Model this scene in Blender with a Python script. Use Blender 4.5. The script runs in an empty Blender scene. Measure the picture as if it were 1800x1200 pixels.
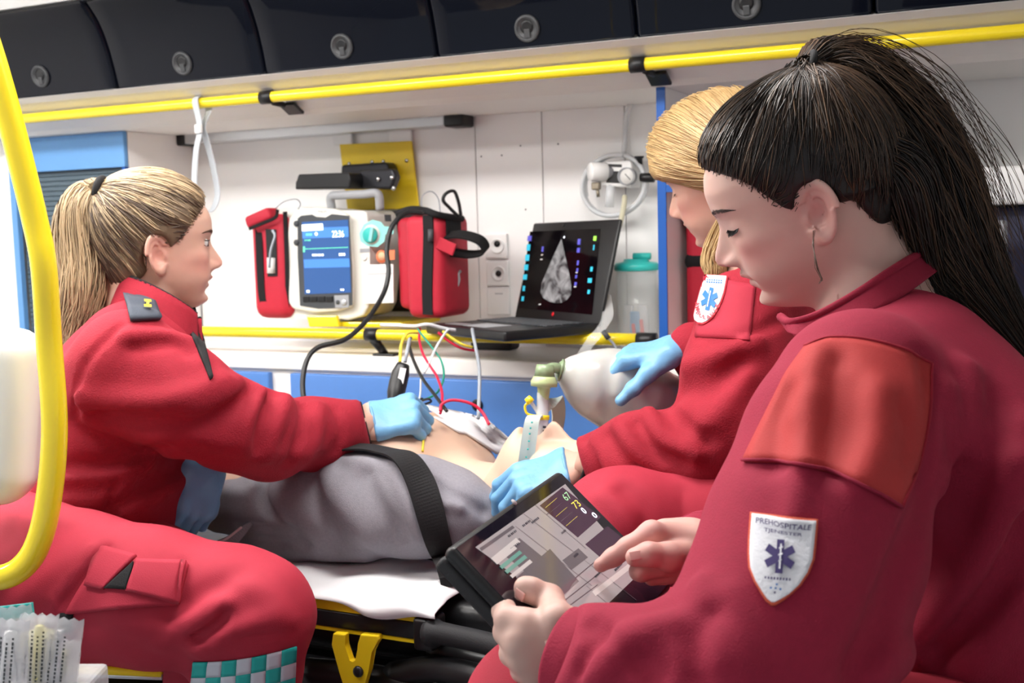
import bpy, bmesh, math, random
import numpy as np
from mathutils import Vector, Matrix

random.seed(7)
rng = np.random.default_rng(7)
sc = bpy.context.scene
COL = sc.collection

# ------------------------------------------------------------------ camera, world, light, exposure
YAW, PITCH, ROLL, FPX = math.radians(25.1), math.radians(5.75), math.radians(-1.5), 2000.0
CAM = np.array([0.0, 0.0, 1.35])
Fv = np.array([-math.sin(YAW) * math.cos(PITCH), math.cos(YAW) * math.cos(PITCH), -math.sin(PITCH)])
_R0 = np.array([math.cos(YAW), math.sin(YAW), 0.0])
_U0 = np.cross(_R0, Fv)
Rv = _R0 * math.cos(ROLL) + _U0 * math.sin(ROLL)
Uv = -_R0 * math.sin(ROLL) + _U0 * math.cos(ROLL)

cd = bpy.data.cameras.new('camera')
cam = bpy.data.objects.new('camera', cd)
COL.objects.link(cam)
cd.sensor_width = 36.0
cd.lens = FPX / 1800 * 36.0
cd.clip_start = 0.02
cam.matrix_world = Matrix(((Rv[0], Uv[0], -Fv[0], CAM[0]), (Rv[1], Uv[1], -Fv[1], CAM[1]),
                           (Rv[2], Uv[2], -Fv[2], CAM[2]), (0, 0, 0, 1)))
cd.dof.use_dof = True
cd.dof.focus_distance = 1.35
cd.dof.aperture_fstop = 9.0
sc.camera = cam

world = bpy.data.worlds.new('world')
sc.world = world
world.use_nodes = True
world.node_tree.nodes['Background'].inputs[0].default_value = (0.9, 0.95, 1.0, 1)
world.node_tree.nodes['Background'].inputs[1].default_value = 0.34

vs = sc.view_settings
vs.view_transform = 'Standard'
vs.look = 'None'
vs.gamma = 1.0
vs.use_curve_mapping = False
vs.exposure = 0.95
LAMP = 16.5          # strength of the ceiling LED panels


def ray(x, y):
    return Fv + Rv * ((x - 900) / FPX) - Uv * ((y - 600) / FPX)


def P(x, y, d):
    return CAM + ray(x, y) * d


def onY(x, y, Y):
    r = ray(x, y)
    return CAM + r * (Y / r[1])


def onZ(x, y, Z):
    r = ray(x, y)
    return CAM + r * ((Z - CAM[2]) / r[2])


def wx(x, y, Y):
    return onY(x, y, Y)[0]


def wz(x, y, Y):
    return onY(x, y, Y)[2]


def proj_(p):
    d = np.asarray(p) - CAM
    return (900 + FPX * (d @ Rv) / (d @ Fv), 600 - FPX * (d @ Uv) / (d @ Fv), d @ Fv)


def nrm(v):
    v = np.asarray(v, float)
    return v / np.linalg.norm(v)


X_, Y_, Z_ = np.eye(3)

# ------------------------------------------------------------------ materials
MATS = {}


def mat(name, col, rough=0.5, metal=0.0, noise=0.0, nscale=40.0, bump=0.0, bscale=300.0, sheen=0.0, emit=0.0,
        trans=0.0, alpha=1.0, sss=0.0, coat=0.0, spec=0.5, ecol=None, attr=None, attrcol=None, ior=1.45, aniso=None,
        stretch=None):
    if name in MATS:
        return MATS[name]
    m = bpy.data.materials.new(name)
    m.use_nodes = True
    nt = m.node_tree
    b = nt.nodes['Principled BSDF']
    L = nt.links.new
    c4 = (col[0], col[1], col[2], 1)
    b.inputs['Base Color'].default_value = c4
    b.inputs['Roughness'].default_value = rough
    b.inputs['Metallic'].default_value = metal
    b.inputs['Specular IOR Level'].default_value = spec
    b.inputs['IOR'].default_value = ior
    b.inputs['Coat Weight'].default_value = coat
    b.inputs['Coat Roughness'].default_value = 0.03
    b.inputs['Transmission Weight'].default_value = trans
    b.inputs['Alpha'].default_value = alpha
    if sheen:
        b.inputs['Sheen Weight'].default_value = sheen
        b.inputs['Sheen Roughness'].default_value = 0.5
        b.inputs['Sheen Tint'].default_value = (min(1, col[0] * 1.3), col[1] * 1.3 + .02, col[2] * 1.3 + .02, 1)
    if sss:
        b.inputs['Subsurface Weight'].default_value = sss
        b.inputs['Subsurface Radius'].default_value = (0.012, 0.005, 0.003)
        b.inputs['Subsurface Scale'].default_value = 0.6
    if emit:
        b.inputs['Emission Color'].default_value = (*(ecol or col), 1)
        b.inputs['Emission Strength'].default_value = emit
    tc = nt.nodes.new('ShaderNodeTexCoord')
    src = None
    if noise:
        n = nt.nodes.new('ShaderNodeTexNoise')
        n.inputs['Scale'].default_value = nscale
        n.inputs['Detail'].default_value = 4
        if stretch:
            mp = nt.nodes.new('ShaderNodeMapping')
            mp.inputs['Scale'].default_value = stretch
            L(tc.outputs['Object'], mp.inputs['Vector'])
            L(mp.outputs[0], n.inputs['Vector'])
        else:
            L(tc.outputs['Object'], n.inputs['Vector'])
        mx = nt.nodes.new('ShaderNodeMix')
        mx.data_type = 'RGBA'
        mx.inputs[6].default_value = tuple(max(0, c * (1 - noise)) for c in col) + (1,)
        mx.inputs[7].default_value = tuple(min(1, c * (1 + noise)) for c in col) + (1,)
        L(n.outputs['Fac'], mx.inputs[0])
        src = mx.outputs[2]
    if attr:
        at = nt.nodes.new('ShaderNodeAttribute')
        at.attribute_name = attr
        mx2 = nt.nodes.new('ShaderNodeMix')
        mx2.data_type = 'RGBA'
        if src is not None:
            L(src, mx2.inputs[6])
        else:
            mx2.inputs[6].default_value = c4
        mx2.inputs[7].default_value = (*attrcol, 1)
        L(at.outputs['Fac'], mx2.inputs[0])
        src = mx2.outputs[2]
    if src is not None:
        L(src, b.inputs['Base Color'])
    if bump:
        n2 = nt.nodes.new('ShaderNodeTexNoise')
        n2.inputs['Scale'].default_value = bscale
        n2.inputs['Detail'].default_value = 3
        L(tc.outputs['Object'], n2.inputs['Vector'])
        bp = nt.nodes.new('ShaderNodeBump')
        bp.inputs['Strength'].default_value = bump
        bp.inputs['Distance'].default_value = 0.002
        L(n2.outputs['Fac'], bp.inputs['Height'])
        L(bp.outputs[0], b.inputs['Normal'])
    MATS[name] = m
    return m


M = dict(
    white=mat('white_panel', (0.88, 0.87, 0.86), 0.38, noise=0.02, nscale=6),
    white2=mat('warm_white_laminate', (0.90, 0.875, 0.84), 0.4, noise=0.02, nscale=5),
    wplastic=mat('white_plastic', (0.82, 0.82, 0.81), 0.35),
    cream=mat('cream_plastic', (0.80, 0.79, 0.73), 0.35),
    blue=mat('blue_laminate', (0.075, 0.20, 0.52), 0.42, noise=0.04, nscale=80, bump=.05, bscale=500),
    blue2=mat('light_blue_laminate', (0.13, 0.33, 0.66), 0.45, noise=0.03, nscale=80),
    bluedk=mat('blue_edging', (0.01, 0.10, 0.42), 0.4),
    slate=mat('slate_shutter', (0.085, 0.125, 0.155), 0.5),
    yellow=mat('yellow_paint', (0.90, 0.70, 0.02), 0.22, coat=.4),
    yellow2=mat('yellow_plate', (0.80, 0.57, 0.01), 0.4, noise=.05, nscale=20),
    black=mat('black_plastic', (0.007, 0.007, 0.008), 0.4),
    blackm=mat('black_rubber', (0.011, 0.011, 0.013), 0.65, bump=.2, bscale=400),
    gloss=mat('black_gloss', (0.003, 0.004, 0.008), 0.05, spec=.2),
    vinyl=mat('black_vinyl', (0.007, 0.007, 0.008), 0.35, bump=.25, bscale=60),
    dgrey=mat('dark_grey_plastic', (0.055, 0.06, 0.066), 0.5),
    latch=mat('latch_grey', (0.05, 0.052, 0.055), 0.45),
    grey=mat('grey_plastic', (0.35, 0.36, 0.38), 0.45),
    lgrey=mat('light_grey_webbing', (0.50, 0.53, 0.56), 0.6, bump=.2, bscale=500),
    alu=mat('aluminium', (0.62, 0.64, 0.66), 0.35, metal=.7),
    steel=mat('steel', (0.55, 0.55, 0.55), 0.25, metal=1),
    redbag=mat('red_nylon', (0.52, 0.016, 0.04), 0.6, noise=.08, nscale=60, bump=.25, bscale=700, sheen=.1),
    redbtn=mat('red_button', (0.65, 0.01, 0.02), 0.35),
    teal=mat('teal_plastic', (0.03, 0.48, 0.44), 0.35),
    tealc=mat('teal_print', (0.30, 0.72, 0.68), 0.5),
    orange=mat('orange_print', (0.90, 0.22, 0.10), 0.5),
    fleece=mat('red_fleece', (0.30, 0.007, 0.022), 0.85, noise=.12, nscale=140, bump=.55, bscale=420, sheen=.18),
    trouser=mat('red_trouser_cloth', (0.38, 0.017, 0.040), 0.8, noise=.07, nscale=60, bump=.25, bscale=700, sheen=.12),
    sweat=mat('crimson_sweatshirt', (0.27, 0.006, 0.032), 0.85, noise=.12, nscale=160, bump=.35, bscale=600, sheen=.15),
    yoke=mat('orange_red_canvas', (0.40, 0.024, 0.024), 0.75, noise=.06, nscale=120, bump=.3, bscale=700, sheen=.08),
    redpipe=mat('dark_red_seam', (0.30, 0.004, 0.02), 0.85),
    blackcloth=mat('black_cloth', (0.006, 0.0055, 0.0065), 0.85, bump=.3, bscale=500),
    navy=mat('navy_cloth', (0.045, 0.055, 0.075), 0.8, bump=.3, bscale=500),
    navyseat=mat('navy_vinyl', (0.02, 0.022, 0.06), 0.5),
    hoodie=mat('grey_melange', (0.24, 0.23, 0.26), 0.9, noise=.16, nscale=240, bump=.4, bscale=700),
    hoodrib=mat('pale_grey_lining', (0.52, 0.52, 0.53), 0.9, noise=.06, nscale=200, bump=.2, bscale=500),
    sheet=mat('white_sheet', (0.82, 0.82, 0.84), 0.85, bump=.15, bscale=60),
    manikin=mat('manikin_vinyl', (0.68, 0.46, 0.34), 0.45, noise=.03, nscale=20, sss=.1),
    skinA=mat('skin_rosy', (0.60, 0.37, 0.285), 0.5, noise=.06, nscale=45, sss=.15, attr='tint', attrcol=(.60, .19, .17)),
    skinB=mat('skin_fair', (0.60, 0.36, 0.275), 0.5, noise=.06, nscale=45, sss=.15, attr='tint', attrcol=(.55, .15, .14)),
    skinC=mat('skin_pale', (0.60, 0.39, 0.33), 0.48, noise=.06, nscale=45, sss=.15, attr='tint', attrcol=(.58, .18, .18)),
    nail=mat('nail', (0.68, 0.37, 0.33), 0.3),
    glove=mat('blue_nitrile', (0.16, 0.38, 0.62), 0.42, noise=.06, nscale=50, bump=.5, bscale=110),
    hairblonde=mat('blonde_hair', (0.50, 0.37, 0.22), 0.42, attr='tint', attrcol=(.075, .048, .032)),
    hairblonde2=mat('golden_hair', (0.52, 0.36, 0.17), 0.42, attr='tint', attrcol=(.36, .21, .08)),
    hairdark=mat('dark_brown_hair', (0.012, 0.009, 0.008), 0.36, attr='tint', attrcol=(.13, .072, .038)),
    capblonde=mat('hair_base_blonde', (0.13, 0.088, 0.052), 0.6, noise=.3, nscale=80),
    capgold=mat('hair_base_gold', (0.33, 0.21, 0.085), 0.6, noise=.3, nscale=80),
    capdark=mat('hair_base_dark', (0.010, 0.008, 0.007), 0.5, noise=.3, nscale=80),
    brow=mat('brow_hair', (0.10, 0.055, 0.035), 0.6),
    browd=mat('brow_hair_dark', (0.035, 0.02, 0.016), 0.6),
    lash=mat('lash', (0.008, 0.006, 0.006), 0.5),
    eyew=mat('eye_white', (0.62, 0.60, 0.58), 0.2),
    iris=mat('iris', (0.05, 0.06, 0.07), 0.15),
    clear=mat('clear_plastic', (0.93, 0.95, 0.95), 0.08, alpha=.22, spec=.6),
    film=mat('clear_film', (0.80, 0.80, 0.83), 0.10, alpha=.42, bump=.9, bscale=60, spec=.7),
    tubing=mat('clear_tubing', (0.80, 0.82, 0.84), 0.2, alpha=.6),
    olive=mat('smoky_green_plastic', (0.28, 0.38, 0.22), 0.15, alpha=.8),
    olive2=mat('green_ring_plastic', (0.50, 0.60, 0.30), 0.2, alpha=.9),
    silicone=mat('frosted_silicone', (0.52, 0.52, 0.49), 0.22, alpha=.85, noise=.06, nscale=14, sss=.2),
    mint=mat('mint_strap', (0.50, 0.58, 0.54), 0.5),
    cordblk=mat('black_cord', (0.012, 0.012, 0.013), 0.45),
    cordgrey=mat('grey_cord', (0.30, 0.33, 0.37), 0.45),
    cordred=mat('red_lead', (0.62, 0.01, 0.05), 0.4),
    cordgrn=mat('green_lead', (0.01, 0.25, 0.17), 0.4),
    cordyel=mat('yellow_lead', (0.85, 0.68, 0.06), 0.4),
    cordwht=mat('white_lead', (0.68, 0.70, 0.72), 0.4),
    lcd=mat('monitor_lcd', (0.01, 0.03, 0.09), 0.25, emit=1.0, ecol=(0.02, 0.065, 0.19)),
    lcd2=mat('monitor_lcd_band', (0.03, 0.10, 0.30), 0.25, emit=1.0, ecol=(0.045, 0.15, 0.42)),
    lcdw=mat('monitor_text', (0.8, 0.9, 1.0), 0.3, emit=1.4, ecol=(.85, .93, 1)),
    lcdg=mat('monitor_green', (0.1, 0.6, 0.3), 0.3, emit=.8, ecol=(.1, .55, .32)),
    scrblk=mat('laptop_screen', (0.003, 0.002, 0.003), 0.08, spec=.3),
    icon=mat('screen_icon_cyan', (0.02, 0.3, 0.4), 0.3, emit=.7, ecol=(.03, .32, .45)),
    icon2=mat('screen_icon_violet', (0.06, 0.05, 0.3), 0.3, emit=.6, ecol=(.08, .08, .40)),
    icon3=mat('screen_icon_green', (0.2, 0.5, 0.05), 0.3, emit=.8, ecol=(.25, .6, .06)),
    tabglass=mat('tablet_glass', (0.010, 0.008, 0.016), 0.05, coat=.5),
    tabscr=mat('tablet_page', (0.22, 0.20, 0.21), 0.07, emit=.28, ecol=(.42, .38, .38), coat=.6),
    tabdk=mat('tablet_dark_pane', (0.05, 0.022, 0.045), 0.07, emit=.10, ecol=(.12, .05, .10), coat=.6),
    tabgr=mat('tablet_grey_pane', (0.11, 0.095, 0.105), 0.07, emit=.14, ecol=(.22, .19, .21), coat=.6),
    tablt=mat('tablet_light_pane', (0.40, 0.37, 0.36), 0.07, emit=.30, ecol=(.55, .52, .5), coat=.6),
    tabteal=mat('tablet_teal_row', (0.10, 0.24, 0.20), 0.1, emit=.2, ecol=(.2, .45, .38), coat=.6),
    tabyel=mat('tablet_yellow_digit', (0.5, 0.45, 0.05), 0.3, emit=.6, ecol=(.7, .62, .1)),
    tabgrn=mat('tablet_green_digit', (0.2, 0.4, 0.2), 0.3, emit=.5, ecol=(.35, .65, .35)),
    tabline=mat('tablet_line', (0.10, 0.07, 0.09), 0.3),
    badge=mat('badge_white', (0.74, 0.74, 0.78), 0.7, noise=.06, nscale=120, bump=.5, bscale=260),
    badge2=mat('badge_white_crisp', (0.82, 0.82, 0.84), 0.6),
    badgenavy=mat('badge_navy', (0.045, 0.03, 0.13), 0.7),
    badgeblue=mat('badge_blue', (0.02, 0.15, 0.45), 0.6),
    badgeedge=mat('badge_orange_edge', (0.62, 0.10, 0.05), 0.8, bump=.6, bscale=700),
    badgered=mat('badge_red', (0.60, 0.03, 0.05), 0.6),
    checkw=mat('reflective_white', (0.58, 0.61, 0.68), 0.45),
    checkt=mat('reflective_teal', (0.01, 0.42, 0.38), 0.5),
    ceil=mat('ceiling_white', (0.82, 0.82, 0.80), 0.5),
    floor=mat('grey_floor_vinyl', (0.16, 0.17, 0.19), 0.5, noise=.25, nscale=200),
    led=mat('led_panel', (1, 1, 1), 0.4, emit=LAMP, ecol=(1.0, 0.97, 0.94)),
    intr=mat('pale_aqua_laminate', (0.55, 0.68, 0.70), 0.4),
    mauveshade=mat('mauve_shaded_laminate', (0.50, 0.42, 0.46), 0.5),  # shade of the lower compartment is put into this board colour
    pouchblue=mat('syringe_blue', (0.05, 0.25, 0.5), 0.4),
    ink=mat('print_ink', (0.03, 0.03, 0.045), 0.6),
    paley=mat('pale_yellow_plastic', (0.85, 0.78, 0.32), 0.4),
    gaugew=mat('gauge_face', (0.72, 0.71, 0.68), 0.4),
    spike=mat('blackish_metal', (0.03, 0.03, 0.035), 0.35, metal=.6),
)

# echo image on the laptop: grey speckled fan
_m = bpy.data.materials.new('ultrasound_fan')
_m.use_nodes = True
_nt = _m.node_tree
_b = _nt.nodes['Principled BSDF']
_b.inputs['Base Color'].default_value = (.01, .01, .01, 1)
_b.inputs['Roughness'].default_value = .2
_tc = _nt.nodes.new('ShaderNodeTexCoord')
_n = _nt.nodes.new('ShaderNodeTexNoise')
_n.inputs['Scale'].default_value = 26
_n.inputs['Detail'].default_value = 6
_n.inputs['Distortion'].default_value = 1.2
_cr = _nt.nodes.new('ShaderNodeValToRGB')
_cr.color_ramp.elements[0].position = .36
_cr.color_ramp.elements[0].color = (.02, .02, .022, 1)
_cr.color_ramp.elements[1].position = .75
_cr.color_ramp.elements[1].color = (.42, .40, .40, 1)
_nt.links.new(_tc.outputs['Object'], _n.inputs['Vector'])
_nt.links.new(_n.outputs['Fac'], _cr.inputs[0])
_nt.links.new(_cr.outputs[0], _b.inputs['Emission Color'])
_b.inputs['Emission Strength'].default_value = .8
M['echo'] = _m


# ------------------------------------------------------------------ object helpers
def tag(o, label=None, cat=None, group=None, kind=None):
    if label:
        o['label'] = label
    if cat:
        o['category'] = cat
    if group:
        o['group'] = group
    if kind:
        o['kind'] = kind
    return o


def root(name, loc, label, cat, group=None):
    o = bpy.data.objects.new(name, None)
    o.empty_display_size = .05
    o.location = Vector(loc)
    COL.objects.link(o)
    return tag(o, label, cat, group)


def wloc(o):
    v = np.array(o.location, float)
    while o.parent is not None:
        o = o.parent
    return v


def link(name, me, m, parent=None, smooth=False):
    o = bpy.data.objects.new(name, me)
    if m is not None:
        me.materials.append(m)
    if smooth:
        me.polygons.foreach_set('use_smooth', [True] * len(me.polygons))
    COL.objects.link(o)
    if parent is not None:
        o.parent = parent
        pw = Matrix.Identity(4)
        q = parent
        t = Vector((0, 0, 0))
        if q.type == 'EMPTY':
            t = q.location
        o.matrix_parent_inverse = Matrix.Translation(-t)
    return o


def pydata(name, v, f, m, parent=None, smooth=False):
    me = bpy.data.meshes.new(name)
    me.from_pydata([tuple(map(float, a)) for a in v], [], [tuple(map(int, a)) for a in f])
    me.update()
    return link(name, me, m, parent, smooth)


def from_bm(name, bm, m, parent=None, smooth=False):
    me = bpy.data.meshes.new(name)
    bmesh.ops.recalc_face_normals(bm, faces=bm.faces)
    bm.to_mesh(me)
    bm.free()
    return link(name, me, m, parent, smooth)


def obox(name, c, ax, half, m, parent=None, bev=0.0, seg=2):
    """oriented rounded box: centre, three axis vectors, half sizes"""
    bm = bmesh.new()
    bmesh.ops.create_cube(bm, size=2)
    for v in bm.verts:
        v.co = Vector((v.co.x * half[0], v.co.y * half[1], v.co.z * half[2]))
    if bev > 0:
        bmesh.ops.bevel(bm, geom=list(bm.edges), offset=min(bev, min(half) * .98), segments=seg, profile=.5, affect='EDGES')
    A = [nrm(a) for a in ax]
    for v in bm.verts:
        q = np.array(c) + A[0] * v.co.x + A[1] * v.co.y + A[2] * v.co.z
        v.co = Vector(q)
    return from_bm(name, bm, m, parent, smooth=bev > 0 and seg > 2)


def box(name, lo, hi, m, parent=None, bev=0.0, seg=2):
    lo, hi = np.minimum(lo, hi), np.maximum(lo, hi)
    return obox(name, (lo + hi) / 2, np.eye(3), (hi - lo) / 2, m, parent, bev, seg)


def catmull(pts, n=8):
    p = np.asarray(pts, float)
    if len(p) < 3:
        t = np.linspace(0, 1, n + 1)[:, None]
        return p[0] * (1 - t) + p[-1] * t
    q = np.vstack([2 * p[0] - p[1], p, 2 * p[-1] - p[-2]])
    out = []
    for i in range(1, len(q) - 2):
        a, b, c, d = q[i - 1:i + 3]
        for t in np.linspace(0, 1, n, endpoint=False):
            out.append(.5 * (2 * b + (c - a) * t + (2 * a - 5 * b + 4 * c - d) * t * t + (3 * b - a - 3 * c + d) * t ** 3))
    out.append(p[-1])
    return np.array(out)


def frames(path):
    T = np.gradient(path, axis=0)
    T /= np.linalg.norm(T, axis=1)[:, None] + 1e-12
    n = np.cross(T[0], Z_)
    if np.linalg.norm(n) < .1:
        n = np.cross(T[0], X_)
    N = []
    for t in T:
        n = n - t * (n @ t)
        n = n / (np.linalg.norm(n) + 1e-12)
        N.append(n)
    N = np.array(N)
    return T, N, np.cross(T, N)


def tube(name, pts, r, m, parent=None, n=8, seg=12, smooth=True, caps=True):
    path = catmull(pts, n) if n > 1 else np.asarray(pts, float)
    k = len(path)
    rr = np.interp(np.linspace(0, 1, k), np.linspace(0, 1, len(r)), r) if np.ndim(r) else np.full(k, r)
    T, N, B = frames(path)
    a = np.linspace(0, 2 * np.pi, seg, endpoint=False)
    v = (path[:, None] + rr[:, None, None] * (np.cos(a)[None, :, None] * N[:, None] + np.sin(a)[None, :, None] * B[:, None])).reshape(-1, 3)
    f = []
    for i in range(k - 1):
        for j in range(seg):
            j2 = (j + 1) % seg
            f.append((i * seg + j, i * seg + j2, (i + 1) * seg + j2, (i + 1) * seg + j))
    if caps:
        f.append(tuple(range(seg))[::-1])
        f.append(tuple(range((k - 1) * seg, k * seg)))
    return pydata(name, v, f, m, parent, smooth)


def lathe(name, c, axis, prof, m, parent=None, seg=24, smooth=True):
    """prof: list of (r, h) along axis"""
    axis = nrm(axis)
    n = np.cross(axis, Z_)
    if np.linalg.norm(n) < .1:
        n = np.cross(axis, X_)
    n = nrm(n)
    b = np.cross(axis, n)
    a = np.linspace(0, 2 * np.pi, seg, endpoint=False)
    v, f = [], []
    for (r, h) in prof:
        for t in a:
            v.append(np.array(c) + axis * h + r * (math.cos(t) * n + math.sin(t) * b))
    for i in range(len(prof) - 1):
        for j in range(seg):
            j2 = (j + 1) % seg
            f.append((i * seg + j, i * seg + j2, (i + 1) * seg + j2, (i + 1) * seg + j))
    f.append(tuple(range(seg))[::-1])
    f.append(tuple(range((len(prof) - 1) * seg, len(prof) * seg)))
    return pydata(name, v, f, m, parent, smooth)


def prism(name, pts, d, m, parent=None, bev=0.0, smooth=False):
    """planar polygon (3D points) extruded by the vector d"""
    bm = bmesh.new()
    a = [bm.verts.new(Vector(p)) for p in pts]
    b = [bm.verts.new(Vector(np.asarray(p) + d)) for p in pts]
    bm.faces.new(a)
    bm.faces.new(b[::-1])
    n = len(pts)
    for i in range(n):
        bm.faces.new((a[i], a[(i + 1) % n], b[(i + 1) % n], b[i]))
    if bev:
        bmesh.ops.bevel(bm, geom=list(bm.edges), offset=bev, segments=2, profile=.5, affect='EDGES')
    return from_bm(name, bm, m, parent, smooth)


def ribbon(name, pts, width, m, parent=None, thick=.0015, n=8, wdir=None):
    path = catmull(pts, n)
    k = len(path)
    ww = np.interp(np.linspace(0, 1, k), np.linspace(0, 1, len(width)), width) if np.ndim(width) else np.full(k, width)
    T = np.gradient(path, axis=0)
    T /= np.linalg.norm(T, axis=1)[:, None]
    if np.ndim(wdir) == 2:
        wd0 = catmull(wdir, n)
    else:
        wd0 = np.tile(wdir, (k, 1))
    wd = wd0 - T * np.sum(wd0 * T, axis=1)[:, None]
    wd /= np.linalg.norm(wd, axis=1)[:, None]
    nn = np.cross(T, wd)
    v, f = [], []
    for i in range(k):
        for (s, t) in ((-1, -1), (1, -1), (1, 1), (-1, 1)):
            v.append(path[i] + wd[i] * s * ww[i] / 2 + nn[i] * t * thick / 2)
    for i in range(k - 1):
        for j in range(4):
            f.append((i * 4 + j, i * 4 + (j + 1) % 4, (i + 1) * 4 + (j + 1) % 4, (i + 1) * 4 + j))
    f += [(3, 2, 1, 0), tuple(range(4 * k - 4, 4 * k))]
    return pydata(name, v, f, m, parent, False)


_TX = {}


def text2d(s, bold=0.0):
    if (s, bold) in _TX:
        return _TX[(s, bold)]
    cu = bpy.data.curves.new('txt', 'FONT')
    cu.body = s
    cu.size = 1.0
    cu.resolution_u = 3
    cu.offset = bold
    o = bpy.data.objects.new('txt', cu)
    COL.objects.link(o)
    dg = bpy.context.evaluated_depsgraph_get()
    me = o.evaluated_get(dg).to_mesh()
    v = np.array([x.co[:2] for x in me.vertices]).reshape(-1, 2)
    f = [tuple(p.vertices) for p in me.polygons]
    o.evaluated_get(dg).to_mesh_clear()
    bpy.data.objects.remove(o)
    bpy.data.curves.remove(cu)
    v = v - [v[:, 0].min(), v[:, 1].min()]
    _TX[(s, bold)] = (v, f)
    return v, f


def text(name, s, O, ux, uy, w, h, m, parent=None, centre=True):
    """flat lettering filling w x h on the plane (O, ux, uy)"""
    v, f = text2d(s)
    W, H = v[:, 0].max(), v[:, 1].max()
    q = v / [W, H] * [w, h]
    if centre:
        q = q - [w / 2, h / 2]
    return pydata(name, [np.asarray(O) + nrm(ux) * a + nrm(uy) * b for a, b in q], f, m, parent)


def dashes(name, O, ux, uy, w, h, m, parent=None, n=6):
    """print too small to read: a row of short bars"""
    ux, uy = nrm(ux), nrm(uy)
    r = random.Random(int(w * 1e5) + n)
    v, f, x = [], [], -w / 2
    st_ = w / n
    for i in range(n):
        l = st_ * r.uniform(.45, .85)
        b = len(v)
        for a_, c_ in ((x, -h / 2), (x + l, -h / 2), (x + l, h / 2), (x, h / 2)):
            v.append(np.asarray(O) + ux * a_ + uy * c_)
        f.append((b, b + 1, b + 2, b + 3))
        x += st_
    return pydata(name, v, f, m, parent)


# ------------------------------------------------------------------ implicit surfaces (clothes, bodies, heads, hands)
def cone(a, b, ra, rb, ax=None, fac=1.0):
    a, b = np.asarray(a, float), np.asarray(b, float)
    ba = b - a
    L2 = ba @ ba + 1e-12
    if ax is not None:
        ax = nrm(ax)

    def f(p):
        pa = p - a
        t = np.clip(pa @ ba / L2, 0, 1)
        q = pa - t[:, None] * ba
        if ax is not None:
            c = q @ ax
            q = q + (c * (1 / fac - 1))[:, None] * ax
        return np.sqrt(np.einsum('ij,ij->i', q, q)) - (ra + (rb - ra) * t)
    return f


def ell(c, axes, rad):
    c = np.asarray(c, float)
    A = np.array([nrm(a) for a in axes])
    rad = np.asarray(rad, float)

    def f(p):
        q = (p - c) @ A.T / rad
        k = np.sqrt(np.einsum('ij,ij->i', q, q))
        return (k - 1) * rad.min() * 1.0 + (k - 1) * (rad.mean() - rad.min()) * .5
    return f


def rbox(c, axes, half, r):
    c = np.asarray(c, float)
    A = np.array([nrm(a) for a in axes])
    half = np.asarray(half, float) - r

    def f(p):
        q = np.abs((p - c) @ A.T) - half
        return np.linalg.norm(np.maximum(q, 0), axis=1) + np.minimum(q.max(axis=1), 0) - r
    return f


def smin(a, b, k):
    h = np.clip(.5 + .5 * (b - a) / k, 0, 1)
    return b + (a - b) * h - k * h * (1 - h)


def smax(a, b, k):
    return -smin(-a, -b, k)


def uni(fs, k=.02):
    def f(p):
        d = fs[0](p)
        for g in fs[1:]:
            d = smin(d, g(p), k)
        return d
    return f


def chain(pr, k=.02, ax=None, fac=1.0):
    return uni([cone(pr[i][0], pr[i + 1][0], pr[i][1], pr[i + 1][1], ax, fac) for i in range(len(pr) - 1)], k)


def cut(fa, fb, k=.004):
    return lambda p: smax(fa(p), -fb(p), k)


def inter(fa, fb, k=.004):
    return lambda p: smax(fa(p), fb(p), k)


def plane(pt, n):
    pt, n = np.asarray(pt, float), nrm(n)
    return lambda p: (p - pt) @ n


def off(fa, d):
    return lambda p: fa(p) - d


def wob(fa, amp, freq, seed=0):
    r = np.random.default_rng(seed)
    D = r.normal(size=(5, 3))
    D = D / np.linalg.norm(D, axis=1)[:, None] * freq * r.uniform(.6, 1.5, (5, 1))
    ph = r.uniform(0, 6.28, 5)

    def f(p):
        s = np.zeros(len(p))
        for d, h in zip(D, ph):
            s += np.sin(p @ d + h + 1.3 * np.sin(p[:, ::-1] @ d * .6 + h * 2))
        return fa(p) - amp * s / 2.2
    return f


def polydist(p, pl):
    best = None
    for i in range(len(pl) - 1):
        a, b = pl[i], pl[i + 1]
        ba = b - a
        pa = p - a
        t = np.clip(pa @ ba / (ba @ ba + 1e-12), 0, 1)
        q = pa - t[:, None] * ba
        d = np.einsum('ij,ij->i', q, q)
        best = d if best is None else np.minimum(best, d)
    return best


def trace(f, px, d0=.55, d1=3.2):
    """first hit of the camera-side surface for each pixel (closest approach where it misses)"""
    px = np.atleast_2d(np.asarray(px, float))
    D = Fv[None] + Rv[None] * ((px[:, 0] - 900) / FPX)[:, None] - Uv[None] * ((px[:, 1] - 600) / FPX)[:, None]
    n = len(px)
    t = np.full(n, d0)
    best, bt = np.full(n, 9.0), t.copy()
    act = np.arange(n)
    for _ in range(110):
        v = f(CAM + D[act] * t[act][:, None])
        b = np.abs(v) < best[act]
        best[act[b]] = np.abs(v[b])
        bt[act[b]] = t[act[b]]
        t[act] = t[act] + v * .6
        act = act[(np.abs(v) > 3e-4) & (t[act] < d1)]
        if not len(act):
            break
    return CAM + D * bt[:, None]


def grad(f, p, e=.003):
    g = np.stack([f(p + np.eye(3)[i] * e) - f(p - np.eye(3)[i] * e) for i in range(3)], 1)
    return g / (np.linalg.norm(g, axis=1)[:, None] + 1e-12)


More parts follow.
